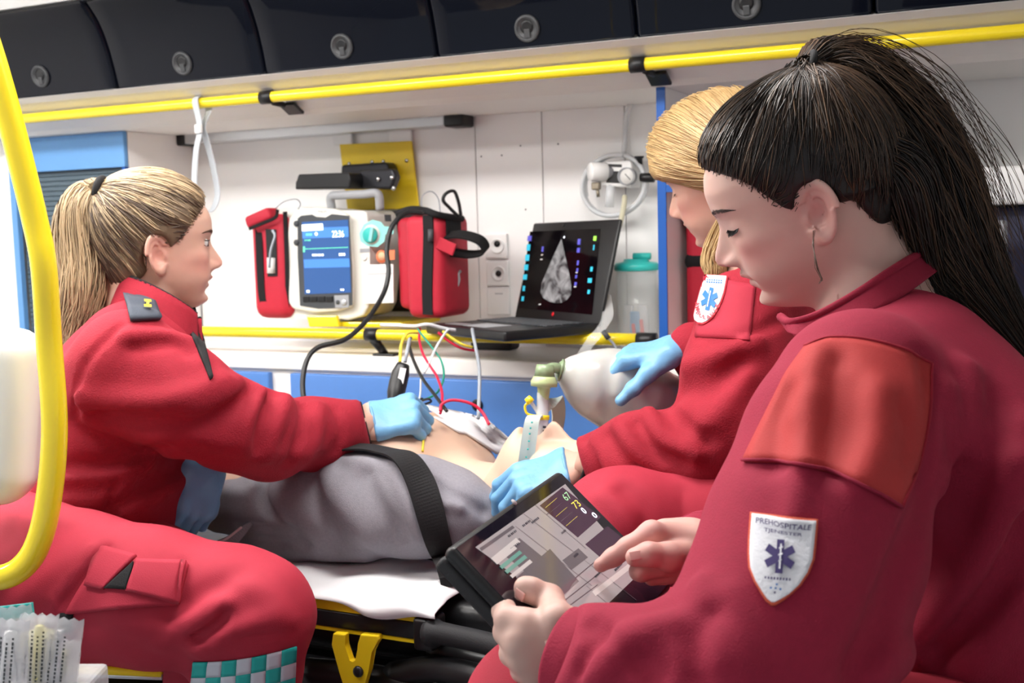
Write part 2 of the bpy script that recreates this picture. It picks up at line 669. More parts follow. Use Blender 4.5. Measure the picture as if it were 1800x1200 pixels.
def folds(fa, lst):
    """raised or sunk creases: (pixel polyline traced on the base surface, amplitude, width)"""
    F = []
    for pts, amp, sig in lst:
        pts = np.asarray(pts, float)
        c = catmull(np.c_[pts, np.zeros(len(pts))], 4)[:, :2]
        F.append((trace(fa, c), amp * 1.3, sig))

    def f(p):
        d = fa(p)
        for pl, amp, sig in F:
            lo, hi = pl.min(0) - 3 * sig, pl.max(0) + 3 * sig
            w = np.all((p > lo) & (p < hi), axis=1)
            if w.any():
                q = polydist(p[w], pl)
                d[w] -= amp * np.exp(-q / (sig * sig))
        return d
    return f


def nets(f, lo, hi, h):
    lo, hi = np.asarray(lo, float), np.asarray(hi, float)
    B = 6
    nb = np.maximum(1, np.ceil((hi - lo) / (h * B)).astype(int))
    n = nb * B + 1
    gc = np.stack(np.meshgrid(*[np.arange(k) for k in nb], indexing='ij'), -1).reshape(-1, 3)
    cen = lo + (gc + .5) * B * h
    v = f(cen)
    F = np.empty(n, np.float32)
    act = np.abs(v) < B * h * .87 * 2.1
    V = np.where(v > 0, 1.0, -1.0).reshape(nb)
    F[:-1, :-1, :-1] = np.repeat(np.repeat(np.repeat(V, B, 0), B, 1), B, 2)
    F[-1], F[:, -1], F[:, :, -1] = 1, 1, 1
    bl = gc[act]
    o = np.stack(np.meshgrid(*[np.arange(B + 1)] * 3, indexing='ij'), -1).reshape(-1, 3)
    for s in range(0, len(bl), 1500):
        idx = (bl[s:s + 1500, None] * B + o[None]).reshape(-1, 3)
        F[idx[:, 0], idx[:, 1], idx[:, 2]] = f(lo + idx * h)
    F[0], F[:, 0], F[:, :, 0] = np.abs(F[0]) + .1 * h, np.abs(F[:, 0]) + .1 * h, np.abs(F[:, :, 0]) + .1 * h
    F[-1], F[:, -1], F[:, :, -1] = np.abs(F[-1]) + .1 * h, np.abs(F[:, -1]) + .1 * h, np.abs(F[:, :, -1]) + .1 * h
    S = F < 0
    c = [S[i:n[0] - 1 + i, j:n[1] - 1 + j, k:n[2] - 1 + k] for i in (0, 1) for j in (0, 1) for k in (0, 1)]
    cnt = sum(x.astype(np.int8) for x in c)
    A = np.argwhere((cnt > 0) & (cnt < 8))
    pos = np.zeros((len(A), 3))
    num = np.zeros(len(A))
    for ax in range(3):
        e = np.eye(3, dtype=int)[ax]
        ot = [i for i in range(3) if i != ax]
        for u in (0, 1):
            for w in (0, 1):
                q = A.copy()
                q[:, ot[0]] += u
                q[:, ot[1]] += w
                r = q + e
                fa_, fb_ = F[q[:, 0], q[:, 1], q[:, 2]], F[r[:, 0], r[:, 1], r[:, 2]]
                x = (fa_ < 0) != (fb_ < 0)
                t = np.where(x, fa_ / np.where(x, fa_ - fb_, 1), 0)
                pos += np.where(x[:, None], q + t[:, None] * e, 0)
                num += x
    pos = lo + pos / num[:, None] * h
    ID = np.full(n - 1, -1, np.int64)
    ID[A[:, 0], A[:, 1], A[:, 2]] = np.arange(len(A))
    quads = []
    for ax in range(3):
        e = np.eye(3, dtype=int)[ax]
        o1, o2 = [i for i in range(3) if i != ax]
        s0 = [slice(0, n[0]), slice(0, n[1]), slice(0, n[2])]
        s1 = list(s0)
        s0[ax] = slice(0, n[ax] - 1)
        s1[ax] = slice(1, n[ax])
        a, b = S[tuple(s0)], S[tuple(s1)]
        E = np.argwhere(a != b)
        E = E[(E[:, o1] > 0) & (E[:, o2] > 0) & (E[:, o1] < n[o1] - 1) & (E[:, o2] < n[o2] - 1)]
        ins = S[E[:, 0], E[:, 1], E[:, 2]]
        cs = []
        for (u, w) in ((-1, -1), (0, -1), (0, 0), (-1, 0)):
            q = E.copy()
            q[:, o1] += u
            q[:, o2] += w
            cs.append(ID[q[:, 0], q[:, 1], q[:, 2]])
        Q = np.stack(cs, 1)
        flip = ins if ax != 1 else ~ins
        Q[~flip] = Q[~flip][:, ::-1]
        quads.append(Q[(Q >= 0).all(1)])
    Q = np.concatenate(quads)
    a, b, c_, d = (pos[Q[:, i]] for i in range(4))
    if np.einsum('ij,ij->', a - lo, np.cross(b - lo, c_ - lo)) + np.einsum('ij,ij->', a - lo, np.cross(c_ - lo, d - lo)) < 0:
        Q = Q[:, ::-1]
    return pos, Q


def bounds(f, seeds, pad, lo=None, hi=None):
    s = np.asarray(seeds, float)
    return s.min(0) - pad, s.max(0) + pad


def npmesh(name, v, q, attrs=None):
    me = bpy.data.meshes.new(name)
    me.vertices.add(len(v))
    me.vertices.foreach_set('co', np.asarray(v, np.float32).ravel())
    k = q.shape[1]
    me.loops.add(len(q) * k)
    me.loops.foreach_set('vertex_index', q.astype(np.int32).ravel())
    me.polygons.add(len(q))
    me.polygons.foreach_set('loop_start', np.arange(0, len(q) * k, k, dtype=np.int32))
    me.polygons.foreach_set('use_smooth', np.ones(len(q), bool))
    me.update(calc_edges=True)
    for an, av in (attrs or {}).items():
        a = me.attributes.new(an, 'FLOAT', 'POINT')
        a.data.foreach_set('value', np.asarray(av, np.float32))
    return me


def blob(name, f, seeds, pad, h, m, parent=None):
    lo, hi = bounds(f, seeds, pad)
    v, q = nets(f, lo, hi, h)
    return link(name, npmesh(name, v, q), m, parent)


def merge(parts):
    vs_, qs, ts, n = [], [], [], 0
    for v, q, t in parts:
        vs_.append(v)
        qs.append(q + n)
        ts.append(t if t is not None else np.zeros(len(v)))
        n += len(v)
    return np.concatenate(vs_), np.concatenate(qs), np.concatenate(ts)


def strands(name, paths, r, m, parent=None, tint=None, taper=True):
    """many thin three-sided hairs as one mesh; paths (n, k, 3)"""
    n, k, _ = paths.shape
    T = np.gradient(paths, axis=1)
    T /= np.linalg.norm(T, axis=2, keepdims=True) + 1e-9
    ref = nrm([.3, .5, .81])
    N = np.cross(T, ref)
    N /= np.linalg.norm(N, axis=2, keepdims=True) + 1e-9
    Bn = np.cross(T, N)
    rad = np.asarray(r).reshape(-1, 1, 1) * np.ones((n, k, 1))
    if not taper:
        rad = rad * np.interp(np.linspace(0, 1, k), [0, .05, 1], [.4, 1, 1])[None, :, None]
    if taper:
        rad = rad * np.interp(np.linspace(0, 1, k), [0, .1, .75, 1], [.6, 1, 1, .25])[None, :, None]
    vs_ = []
    for a in (0, 2.094, 4.189):
        vs_.append(paths + rad * (math.cos(a) * N + math.sin(a) * Bn))
    V = np.stack(vs_, 2).reshape(-1, 3)
    i, j, s = np.meshgrid(np.arange(n), np.arange(k - 1), np.arange(3), indexing='ij')
    s2 = (s + 1) % 3
    base = (i * k + j) * 3
    Q = np.stack([base + s, base + s2, base + 3 + s2, base + 3 + s], -1).reshape(-1, 4)
    t = np.repeat(tint if tint is not None else np.zeros(n), k * 3)
    return link(name, npmesh(name, V, Q, {'tint': t}), m, parent)


def patch(name, f, grid, m, parent=None, lift=.0012, thick=.0012):
    """a thin sheet lying on the surface f; grid (a, b, 2) of pixels where it lies"""
    a, b, _ = grid.shape
    p = trace(f, grid.reshape(-1, 2))
    nn = grad(f, p)
    v = np.concatenate([p + nn * lift, p + nn * (lift - thick)])
    q = []
    N = a * b
    for i in range(a - 1):
        for j in range(b - 1):
            x = i * b + j
            q.append((x, x + 1, x + b + 1, x + b))
            q.append((N + x, N + x + b, N + x + b + 1, N + x + 1))
    rim = [i for i in range(b)] + [i * b + b - 1 for i in range(1, a)] + [(a - 1) * b + i for i in range(b - 2, -1, -1)] + [i * b for i in range(a - 2, 0, -1)]
    for i in range(len(rim)):
        x, y = rim[i], rim[(i + 1) % len(rim)]
        q.append((y, x, N + x, N + y))
    me = npmesh(name, v, np.array(q))
    return link(name, me, m, parent)


def quadgrid(c, nu, nv):
    """bilinear pixel grid over corners (tl, tr, br, bl)"""
    tl, tr, br, bl = [np.asarray(x, float) for x in c]
    u = np.linspace(0, 1, nu)[None, :, None]
    v = np.linspace(0, 1, nv)[:, None, None]
    return (tl * (1 - u) + tr * u) * (1 - v) + (bl * (1 - u) + br * u) * v


def decal(name, f, v2, faces, px_o, px_u, px_v, m, parent, lift):
    """flat print v2 (n,2) laid on surface f through the pixel frame (origin, u, v)"""
    px = np.asarray(px_o) + v2[:, :1] * np.asarray(px_u) + v2[:, 1:] * np.asarray(px_v)
    p = trace(f, px)
    p = p + grad(f, p) * lift
    return pydata(name, p, faces, m, parent)

# ================================================================== THE SETTING
YW, YF = 2.60, 2.30          # back wall, front of worktop and cabinets
ZC, ZFL = 2.06, 0.30


def struct(o):
    o['kind'] = 'structure'
    return o


struct(box('floor', (-3.25, -.9, ZFL - .05), (1.3, 2.75, ZFL), M['floor']))
struct(box('ceiling', (-3.25, -.9, ZC), (1.3, 2.75, ZC + .05), M['ceil']))
struct(box('wall_left', (-3.30, -.9, ZFL), (-3.20, 2.75, ZC), M['white']))
struct(box('wall_right', (1.2, -.9, ZFL), (1.3, 2.75, ZC), M['white']))
wb = struct(box('wall_back', (-3.25, YW + .006, ZFL), (1.3, YW + .10, ZC), M['white']))
XL = -2.206                       # side of the shutter cabinet
XP = wx(1157, 380, YF)            # side board of the open cabinet
seams = [XL + .003, wx(838, 300, YW), wx(955, 300, YW), wx(1100, 300, YW), XP - .004]
for a, b in zip(seams[:-1], seams[1:]):
    box('wall_panel', (a + .0012, YW - .004, 1.045), (b - .0012, YW + .006, 1.629), M['white'], wb, bev=.0015)
for (x, y) in ((846, 275), (882, 273), (915, 256), (981, 253), (924, 368), (1107, 190)):
    p = onY(x, y, YW - .004)
    lathe('screw', p, -Y_, [(.0022, -.001), (.0022, .0004), (.001, .0006)], M['dgrey'], wb, seg=8)
# soffit and rail fascia under the cupboards
prof = [(2.128, 1.7035), (2.150, 1.6935), (2.166, 1.6915), (2.235, 1.664), (2.285, 1.640), (2.30, 1.629), (YW, 1.629), (YW, 1.72), (2.2, 1.72)]
fas = prism('trim_1', [(-3.2, y, z) for y, z in prof], (4.4, 0, 0), M['white2'])
struct(fas)

struct(prism('trim_3', [(-3.2, 2.045, 1.9055), (-3.2, 2.00, 1.96), (-3.2, 1.98, ZC), (-3.2, YW, ZC), (-3.2, YW, 1.9055)], (4.4, 0, 0), M['ceil']))

# overhead cupboards: glossy black curved doors
edges = [-2.489, -2.051, -1.609, -1.1645, -.7245, -.282, .16]
cprof = [(2.142, 1.7065), (2.150, 1.7095), (2.148, 1.722), (2.138, 1.762), (2.122, 1.81), (2.098, 1.858), (2.068, 1.893), (2.052, 1.903)]
latch_px = [(67, 133), (316, 110), (597, 80), (923, 48), (1310, 6), (1760, -40)]
clab = ['glossy black overhead cupboard above the slate roller shutter cabinet', 'glossy black overhead cupboard above the hanging grey strap',
        'glossy black overhead cupboard above the monitor', 'glossy black overhead cupboard above the laptop',
        'glossy black overhead cupboard above the blond person and open cabinet', 'glossy black overhead cupboard above the dark haired person with the tablet']
for i in range(6):
    x0, x1 = edges[i] + .002, edges[i + 1] - .002
    r_ = root('overhead_cupboard', ((x0 + x1) / 2, 2.15, 1.706), clab[i], 'cupboard', 'black overhead cupboards')
    pf = catmull([(y, z, 0) for y, z in cprof], 4)[:, :2]
    cols = [x0, x0 + .002, x0 + .008] + list(np.linspace(x0 + .05, x1 - .05, 6)) + [x1 - .008, x1 - .002, x1]
    V, Q = [], []
    for ci, x in enumerate(cols):
        ins = {0: .020, 1: .003, len(cols) - 2: .003, len(cols) - 1: .020}.get(ci, 0)
        for k, (y, z) in enumerate(pf):
            zz = z + (min(ins, .008) * 1.2 if k < 4 else 0)
            V.append((x, y + ins * .7, zz))
    n = len(pf)
    for a in range(len(cols) - 1):
        for k in range(n - 1):
            Q.append((a * n + k, a * n + k + 1, (a + 1) * n + k + 1, (a + 1) * n + k))
    door = link('door', npmesh('door', V, np.array(Q)), M['gloss'], r_)
    box('carcass', (x0 + .004, 2.165, 1.7215), (x1 - .004, 2.58, 1.885), M['black'], r_)
    # round finger latch
    lx, ly = latch_px[i]
    g = onY(lx, ly, 2.13)
    k = int(np.argmin(np.abs(pf[:, 1] - g[2])))
    tdir = nrm([0, *(pf[min(k + 1, n - 1)] - pf[max(k - 1, 0)])])
    nd = nrm(np.cross(X_, tdir))
    if nd[1] > 0:
        nd = -nd
    c = np.array([g[0], np.interp(g[2], pf[:, 1], pf[:, 0]), g[2]]) + nd * .001
    lt = lathe('latch', c, nd, [(.027, -.004), (.0275, .003), (.026, .0055), (.022, .0065), (.0205, .005), (.019, .003)], M['latch'], r_, seg=28)
    lathe('latch_cup', c + tdir * .003 + nd * .0032, nd, [(.014, -.001), (.014, .0008), (.009, .0002)], M['black'], lt, seg=20)
    obox('latch_tongue', c - tdir * .010 + nd * .0045, (X_, tdir, nd), (.0065, .009, .0016), M['latch'], lt, bev=.0014)

# upper yellow grab rail
ur_y, ur_z = 2.192, 1.35 + .371 * 2.192 / 2.6
rr = root('grab_rail', (-1.0, ur_y, ur_z), 'long yellow tubular grab rail under the black overhead cupboards', 'grab rail')
tube('rail_tube', [(-3.1, ur_y, ur_z), (-1, ur_y, ur_z), (1.1, ur_y, ur_z)], .0128, M['yellow'], rr, n=4, seg=16)
for bx_, by_ in ((470, 171), (1122, 116)):
    x = wx(bx_, by_, ur_y)
    br = tube('clamp', [(x - .016, ur_y, ur_z), (x + .016, ur_y, ur_z)], .0155, M['black'], rr, n=2, seg=16)
    tube('clamp_arm', [(x + .012, ur_y + .004, ur_z - .012), (x + .02, ur_y + .035, ur_z - .016)], .007, M['black'], br, n=2, seg=8)
    obox('clamp_foot', (x + .022, ur_y + .062, ur_z - .022), (X_, nrm([0, 1, -.5]), nrm([0, .5, 1])), (.022, .022, .004), M['black'], br, bev=.002)

# hanging strap on the rail
sx = wx(356, 185, ur_y)
sr = root('hanging_strap', (sx, ur_y, ur_z), 'light grey webbing hand strap looped over the yellow rail', 'strap')
zz = lambda y: wz(360, y, 2.17)
q = [(sx - .010, 2.205, ur_z + .004), (sx - .009, 2.192, ur_z + .015), (sx - .009, 2.177, ur_z + .004), (sx + .004, 2.172, zz(212)), (sx + .006, 2.168, zz(235)),
     (sx - .001, 2.160, zz(270)), (sx - .006, 2.155, zz(330)), (sx + .002, 2.16, zz(365)), (sx + .018, 2.18, zz(371)), (sx + .032, 2.19, zz(345)),
     (sx + .026, 2.19, zz(300)), (sx + .012, 2.185, zz(245)), (sx + .006, 2.182, zz(222)), (sx + .010, 2.200, zz(195)), (sx + .004, 2.208, ur_z - .006)]
ribbon('webbing', q, .024, M['lgrey'], sr, thick=.0022, n=6, wdir=nrm([.92, -.35, 0]))
obox('buckle', (sx + .006, 2.166, zz(226)), (nrm([.92, -.35, 0]), nrm([.35, .92, 0]), Z_), (.013, .005, .011), M['wplastic'], sr, bev=.003, seg=3)

# aluminium track on the wall
za = wz(600, 226, 2.55)
tr = root('aluminium_track', (-1.7, 2.55, za), 'grey aluminium wall track with black end caps above the monitor', 'rail')
a0, a1 = wx(330, 245, 2.55), wx(785, 213, 2.55)
box('track', (a0, 2.535, za - .013), (a1, YW - .004, za + .013), M['alu'], tr, bev=.003)
for x, s in ((a0, -1), (a1, 1)):
    box('end_cap', (x, 2.53, za - .0165), (x + s * .055, YW - .004, za + .0165), M['black'], tr, bev=.007, seg=3)

# worktop, drawers
zwt = 1.35 - .338 * YF / 2.6
zdr = 1.35 - .391 * YF / 2.6
wt = box('worktop', (XL, YF, zwt - .040), (1.1, YW - .004, zwt), M['white2'], bev=.006, seg=3)
struct(wt)
wt.name = 'trim_2'
lc = root('base_cabinet', (-1.4, YF + .02, ZFL), 'white base cabinet with blue drawer fronts under the worktop', 'cabinet')
box('body', (XL + .01, YF + .014, ZFL + .002), (1.0, YW - .006, zwt - .042), M['white2'], lc)
dx = [(wx(300, 650, YF), wx(474, 655, YF)), (wx(511, 655, YF), wx(1230, 690, YF)), (wx(1250, 690, YF), wx(1790, 690, YF))]
for a, b in dx:
    d = box('drawer_front', (a, YF - .006, zdr - .30), (b, YF + .0135, zdr), M['blue'], lc, bev=.004, seg=3)
    lathe('drawer_latch', ((wx(420, 690, YF)) if a < -1.8 else (a + b) / 2, YF - .006, wz(420, 691, YF)), -Y_, [(.014, 0), (.014, .003), (.010, .004)], M['black'], d, seg=16)
box('toe_panel', (XL + .012, YF + .004, ZFL + .01), (.99, YF + .0135, zdr - .31), M['white2'], lc)
# little brass stop under the rail on the left

# left cabinet with roller shutter
YCL = 2.338
cl = root('shutter_cabinet', (-2.45, YCL, 1.05), 'blue fronted wall cabinet with a slate roller shutter behind the fair haired person', 'cabinet')
box('side_board', (XL - .014, YCL + .004, zwt + .001), (XL, YW - .005, 1.628), M['white'], cl)
xr, xl = XL, wx(40, 420, YCL)
ztop, zsh = wz(130, 243, YCL), wz(130, 299, YCL)
box('top_rail', (xl, YCL - .012, zsh), (xr, YCL + .002, 1.628), M['blue2'], cl, bev=.002)
box('frame_strip', (xr - .010, YCL - .013, zwt + .003), (xr + .001, YCL + .002, zsh - .001), M['bluedk'], cl)
box('frame_strip', (xl - .022, YCL - .013, zwt + .003), (xl - .001, YCL + .002, 1.628), M['blue2'], cl)
ns = int((zsh - zwt) / .0135)
sl0 = None
for i in range(ns):
    z = zsh - .007 - i * .0135
    if sl0 is None:
        sl0 = obox('slat', (0, 0, 0), np.eye(3), ((xr - .011 - xl) / 2, .005, .0064), M['slate'], cl, bev=.003)
        o = sl0
    else:
        o = sl0.copy()
        COL.objects.link(o)
        o.parent = cl
        o.matrix_parent_inverse = sl0.matrix_parent_inverse
    o.location = ((xr - .011 + xl) / 2, YCL + .012, z)
struct(box('wall_panel_left', (-3.2, YCL - .005, zwt - .3), (xl - .024, YCL + .02, 1.628), M['white'])).name = 'wall_side'

# open cabinet on the right with blue edged boards
oc = root('open_cabinet', (XP + .3, YF, zwt), 'open wall cabinet with blue edged boards beside the blond person', 'cabinet')
XQ = wx(1556, 140, YF)
for x0, x1, yy in ((XP, wx(1171, 380, YF), 0), (XQ, XQ + .017, 0)):
    b = box('side_board', (x0, YF + .004, zwt + .001), (x1, YW - .005, 1.6285), M['white'], oc)
    box('blue_edging', (x0 - .0005, YF - .002, zwt + .001), (x1 + .0005, YF + .0035, 1.6285), M['bluedk'], b)
zs = wz(1180, 331, YF)
sh = box('shelf', (wx(1171, 380, YF) + .001, YF + .004, zs - .007), (XQ - .001, YW - .006, zs + .007), M['mauveshade'], oc)
box('blue_edging', (wx(1171, 380, YF) + .001, YF - .002, zs - .0075), (XQ - .001, YF + .0035, zs + .0075), M['bluedk'], sh)
box('back_board', (wx(1171, 380, YF) + .001, YW - .012, zs + .008), (XQ - .001, YW - .006, 1.6285), M['intr'], oc)
box('back_board', (wx(1171, 380, YF) + .001, YW - .012, zwt + .001), (XQ - .001, YW - .006, zs - .008), M['mauveshade'], oc)
# red equipment bag standing in the lower compartment
g0, g1 = wx(1206, 500, 2.40), wx(1420, 500, 2.40)
zb0, zb1 = zwt + .001, zs - .02
rb = root('equipment_bag', ((g0 + g1) / 2, 2.45, zb0), 'red equipment bag with black strap standing inside the open cabinet', 'bag')
obox('body', ((g0 + g1) / 2, 2.47, (zb0 + zb1) / 2), np.eye(3), ((g1 - g0) / 2, .08, (zb1 - zb0) / 2), M['redbag'], rb, bev=.018, seg=3)
zst = wz(1220, 459, 2.39)
obox('strap', ((g0 + g1) / 2, 2.47, zst), np.eye(3), ((g1 - g0) / 2 + .003, .083, .019), M['blackcloth'], rb, bev=.016, seg=3)

# white recess and bench right of it
rw = root('bench_back', (wx(1760, 330, 2.42), 2.42, 1.1), 'white shelf with navy padded bench back behind the dark haired person', 'bench')
x0 = XQ + .019
box('white_shelf', (x0, 2.36, wz(1760, 360, 2.36)), (1.15, YW - .006, wz(1760, 292, 2.36)), M['white'], rw, bev=.008, seg=3)
box('back_cushion', (x0, 2.40, zwt + .003), (1.15, YW - .008, wz(1760, 360, 2.36) - .003), M['navyseat'], rw, bev=.01, seg=3)
obox('grey_bracket', P(1748, 430, 2.12), (X_, Y_, Z_), (.022, .03, .045), M['grey'], rw, bev=.008, seg=3)

# ceiling LED panels (the ambulance's own lights)
for i, (lx, ly) in enumerate(((-2.45, 1.32), (-1.55, 1.32), (-.65, 1.32), (-2.45, .62), (-1.55, .62))):
    r_ = root('ceiling_lamp', (lx, ly, ZC), ['flat white LED ceiling lamp over the foot end of the stretcher', 'flat white LED ceiling lamp over the manikin', 'flat white LED ceiling lamp over the head end of the stretcher', 'flat white LED ceiling lamp over the aisle beside the shutter cabinet', 'flat white LED ceiling lamp over the middle of the aisle'][i], 'lamp', 'ceiling lamps over the stretcher' if ly > 1 else 'ceiling lamps over the aisle')
    box('frame', (lx - .36, ly - .15, ZC - .012), (lx + .36, ly + .15, ZC - .001), M['wplastic'], r_, bev=.003)
    box('led_panel', (lx - .335, ly - .125, ZC - .015), (lx + .335, ly + .125, ZC - .0125), M['led'], r_)

# ================================================================== EQUIPMENT ON THE WALL SIDE
def plate(name, pts, Y, t, m, parent=None, bev=0.0):
    return prism(name, [onY(x, y, Y) for x, y in pts], (0, -t, 0), m, parent, bev)


def wire(name, pts, r, m, parent=None, n=8, seg=6):
    return tube(name, [P(*q) for q in pts], r, m, parent, n=n, seg=seg)


# lower yellow rail
LY = YF + .004
lz = 1.35 - .2785 * LY / 2.6
lr = root('lower_grab_rail', (-1.3, LY, lz), 'yellow tubular rail along the worktop with a black end sleeve', 'grab rail')
xe = wx(1122, 597, LY)
tube('rail_tube', [(XL + .02, LY, lz), (-1.2, LY, lz), (xe, LY, lz)], .0135, M['yellow'], lr, n=4, seg=16)
tube('end_sleeve', [(xe - .002, LY, lz), (wx(1154, 597, LY), LY, lz)], .0155, M['black'], lr, n=2, seg=16)
xb = wx(655, 590, LY)
cl_ = tube('clamp', [(xb - .017, LY, lz), (xb + .017, LY, lz)], .0158, M['black'], lr, n=2, seg=16)
tube('clamp_arm', [(xb, LY + .002, lz - .01), (xb + .02, LY + .022, zwt + .003)], [.012, .009], M['black'], cl_, n=2, seg=8)
box('clamp_foot', (xb - .008, LY + .008, zwt + .0003), (xb + .05, LY + .05, zwt + .006), M['black'], cl_, bev=.002)

# yellow mounting plate with the black swivel bracket
mp = root('mounting_plate', onY(665, 360, 2.57), 'yellow wall plate with a black swivel bracket above the monitor', 'bracket')
pl_ = plate('plate', [(599, 254), (725, 248), (738, 366), (613, 370)], 2.585, .006, M['yellow2'], mp, bev=.001)
for x, y in ((614, 288), (715, 282), (654, 285), (674, 284)):
    lathe('screw', onY(x, y, 2.579), -Y_, [(.0055, 0), (.005, .002), (.001, .003)], M['steel'], mp, seg=10)
for x0, x1, y0, y1 in ((588, 622, 234, 256), (686, 726, 228, 250)):
    plate('hook_tab', [(x0, y0), (x1, y0 - 2), (x1 + 1, y1), (x0 + 1, y1)], 2.592, .012, M['wplastic'], mp, bev=.004)
plate('bracket_back', [(618, 291), (695, 286), (700, 296), (704, 318), (694, 334), (680, 332), (640, 330), (617, 312)], 2.575, .05, M['spike'], mp, bev=.006)
plate('bracket_arm', [(560, 308), (647, 305), (650, 318), (648, 332), (554, 334), (556, 322)], 2.50, .09, M['black'], mp, bev=.004)
plate('bracket_pivot', [(640, 300), (700, 297), (706, 312), (698, 332), (640, 332)], 2.50, .03, M['spike'], mp, bev=.006)
for x, y in ((665, 315), (689, 312), (692, 331)):
    lathe('bolt', onY(x, y, 2.468), -Y_, [(.006, 0), (.0055, .003), (.002, .004)], M['steel'], mp, seg=10)

# patient monitor / defibrillator
YM = 2.375
df = root('patient_monitor', onY(605, 556, YM), 'cream patient monitor with blue screen, teal dial and red side pouches', 'monitor')
body = plate('body', [(514, 380), (527, 368), (560, 364), (600, 366), (624, 372), (690, 370), (697, 376), (701, 420), (702, 480), (699, 530), (690, 547), (662, 555), (640, 549), (600, 552), (556, 551), (521, 546), (511, 534), (508, 450)], YM + .14, .14, M['cream'], df, bev=.006)
box('back_shell', (wx(512, 450, YM) , YM + .145, wz(600, 556, YM)), (wx(712, 450, YM), 2.56, wz(600, 372, YM)), M['blackm'], df, bev=.02, seg=3)
pod = plate('screen_pod', [(515, 384), (528, 370), (560, 364), (596, 367), (617, 376), (621, 400), (625, 470), (624, 538), (600, 546), (560, 549), (522, 542), (514, 530), (510, 450)], YM + .002, .020, M['cream'], df, bev=.007)
YP = YM - .0185
bez = plate('bezel', [(524, 384), (530, 379), (549, 377), (556, 381), (573, 382), (584, 376), (614, 379), (619, 470), (620, 536), (600, 541), (560, 542), (528, 537), (524, 450)], YP, .002, M['dgrey'], df)
scn = plate('screen', [(531, 390), (612, 386), (617, 514), (536, 517)], YP - .002, .0012, M['lcd'], df)
YS = YP - .0034
plate('screen_band', [(531, 401), (612, 398), (613, 416), (532, 419)], YS, .0003, M['lcd2'], scn)
plate('screen_band', [(534, 456), (614, 454), (615, 469), (535, 471)], YS, .0003, M['lcd2'], scn)
plate('screen_field', [(531, 395), (567, 393), (568, 404), (531, 406)], YS, .0005, M['lcdw'], scn)
plate('screen_trace', [(535, 437), (612, 434), (612, 435), (535, 438)], YS, .0005, M['lcdg'], scn)
plate('screen_marker', [(533, 433), (536, 433), (536, 443), (533, 443)], YS, .0006, M['lcdg'], scn)
for s, x, y, w, h, mm in (('22:36', 594, 411, 24, 11, 'lcdw'), ('Normal', 559, 448, 24, 5, 'lcdw'), ('100', 602, 447, 14, 6, 'lcdw'), ('-', 546, 412, 20, 5, 'lcdg'), ('- HR', 541, 422, 13, 4, 'lcdg'), ('V', 542, 512, 7, 6, 'lcdw'), ('00', 602, 509, 8, 4, 'lcdw')):
    if s == '22:36':
        text('screen_text', s, onY(x, y, YS - .0008), X_, Z_, w * 2.8 / 2000, h * 2.8 / 2000, M[mm], scn)
    else:
        dashes('screen_text', onY(x, y, YS - .0008), X_, Z_, w * 2.8 / 2000, h * 1.9 / 2000, M[mm], scn, n=max(1, len(s)))
lathe('screen_dot', onY(556, 411, YS), -Y_, [(.004, 0), (.004, .0005)], M['lcdw'], scn, seg=10)
for i in range(4):
    plate('soft_key', [(533 + i * 13.6, 521), (544.5 + i * 13.6, 520.5), (545 + i * 13.6, 530), (533.5 + i * 13.6, 530.5)], YP - .002, .003, M['black'], df, bev=.001)
plate('key_panel', [(588, 519), (613, 518), (614, 540), (590, 541)], YP - .002, .0015, M['grey'], df)
lathe('round_key', onY(605, 531, YP - .0035), -Y_, [(.008, 0), (.008, .002), (.006, .003)], M['alu'], df, seg=16)
lathe('arrow_key', onY(594, 531, YP - .0035), -Y_, [(.0055, 0), (.0055, .002), (.004, .003)], M['dgrey'], df, seg=12)
for y in (393, 426):
    lathe('side_key', onY(522, y, YP), -Y_, [(.0075, -.003), (.0075, .004), (.003, .006)], M['dgrey'], df, seg=14)
text('brand_print', 'PHILIPS', onY(567, 371.5, YP - .0006), X_, Z_, .026, .006, M['grey'], df)
YD = YM - .0004
plate('dial_print', [(632, 410), (640, 394), (655, 386), (670, 390), (676, 398), (692, 399), (692, 411), (678, 412), (676, 424), (664, 434), (646, 432), (634, 424)], YD, .0008, M['tealc'], df)
lathe('dial_ring', onY(653, 412, YD - .0008), -Y_, [(.024, 0), (.024, .001)], M['cream'], df, seg=28)
dl = lathe('dial', onY(653, 413, YD), -Y_, [(.0195, 0), (.019, .010), (.016, .012)], M['teal'], df, seg=28)
obox('dial_grip', onY(653, 412, YD - .014), (nrm([.25, 0, 1]), Y_, nrm([1, 0, -.25])), (.0175, .004, .0045), M['tealc'], dl, bev=.002)
plate('black_window', [(676, 377), (687, 377), (688, 389), (677, 389)], YD, .001, M['black'], df)
lathe('orange_print', onY(671, 451, YD), -Y_, [(.016, 0), (.016, .0008)], M['orange'], df, seg=24)
lathe('orange_centre', onY(671, 450, YD - .0008), -Y_, [(.010, 0), (.010, .0005)], mat('pale_orange', (.85, .5, .3), .5), df, seg=24)
plate('orange_tab', [(680, 440), (694, 439), (694, 456), (681, 457)], YD, .0008, M['orange'], df)
plate('grey_print', [(633, 437), (650, 436), (650, 443), (633, 444)], YD, .0008, M['grey'], df)
lathe('white_key', onY(641, 453, YD), -Y_, [(.0075, 0), (.007, .003), (.004, .004)], M['wplastic'], df, seg=16)
plate('paper_door', [(637, 465), (692, 464), (693, 532), (640, 534)], YD + .0002, .003, M['wplastic'], df, bev=.001)
plate('door_line', [(646, 481), (690, 480), (690, 481.3), (646, 482.3)], YD - .003, .0006, M['grey'], df)
hd = tube('handle', [onY(583, 366, YM + .06), onY(582, 346, YM + .05), onY(600, 343, YM + .045), onY(640, 341, YM + .045), onY(664, 341, YM + .05), onY(668, 368, YM + .06)], .011, M['grey'], df, n=6, seg=10)
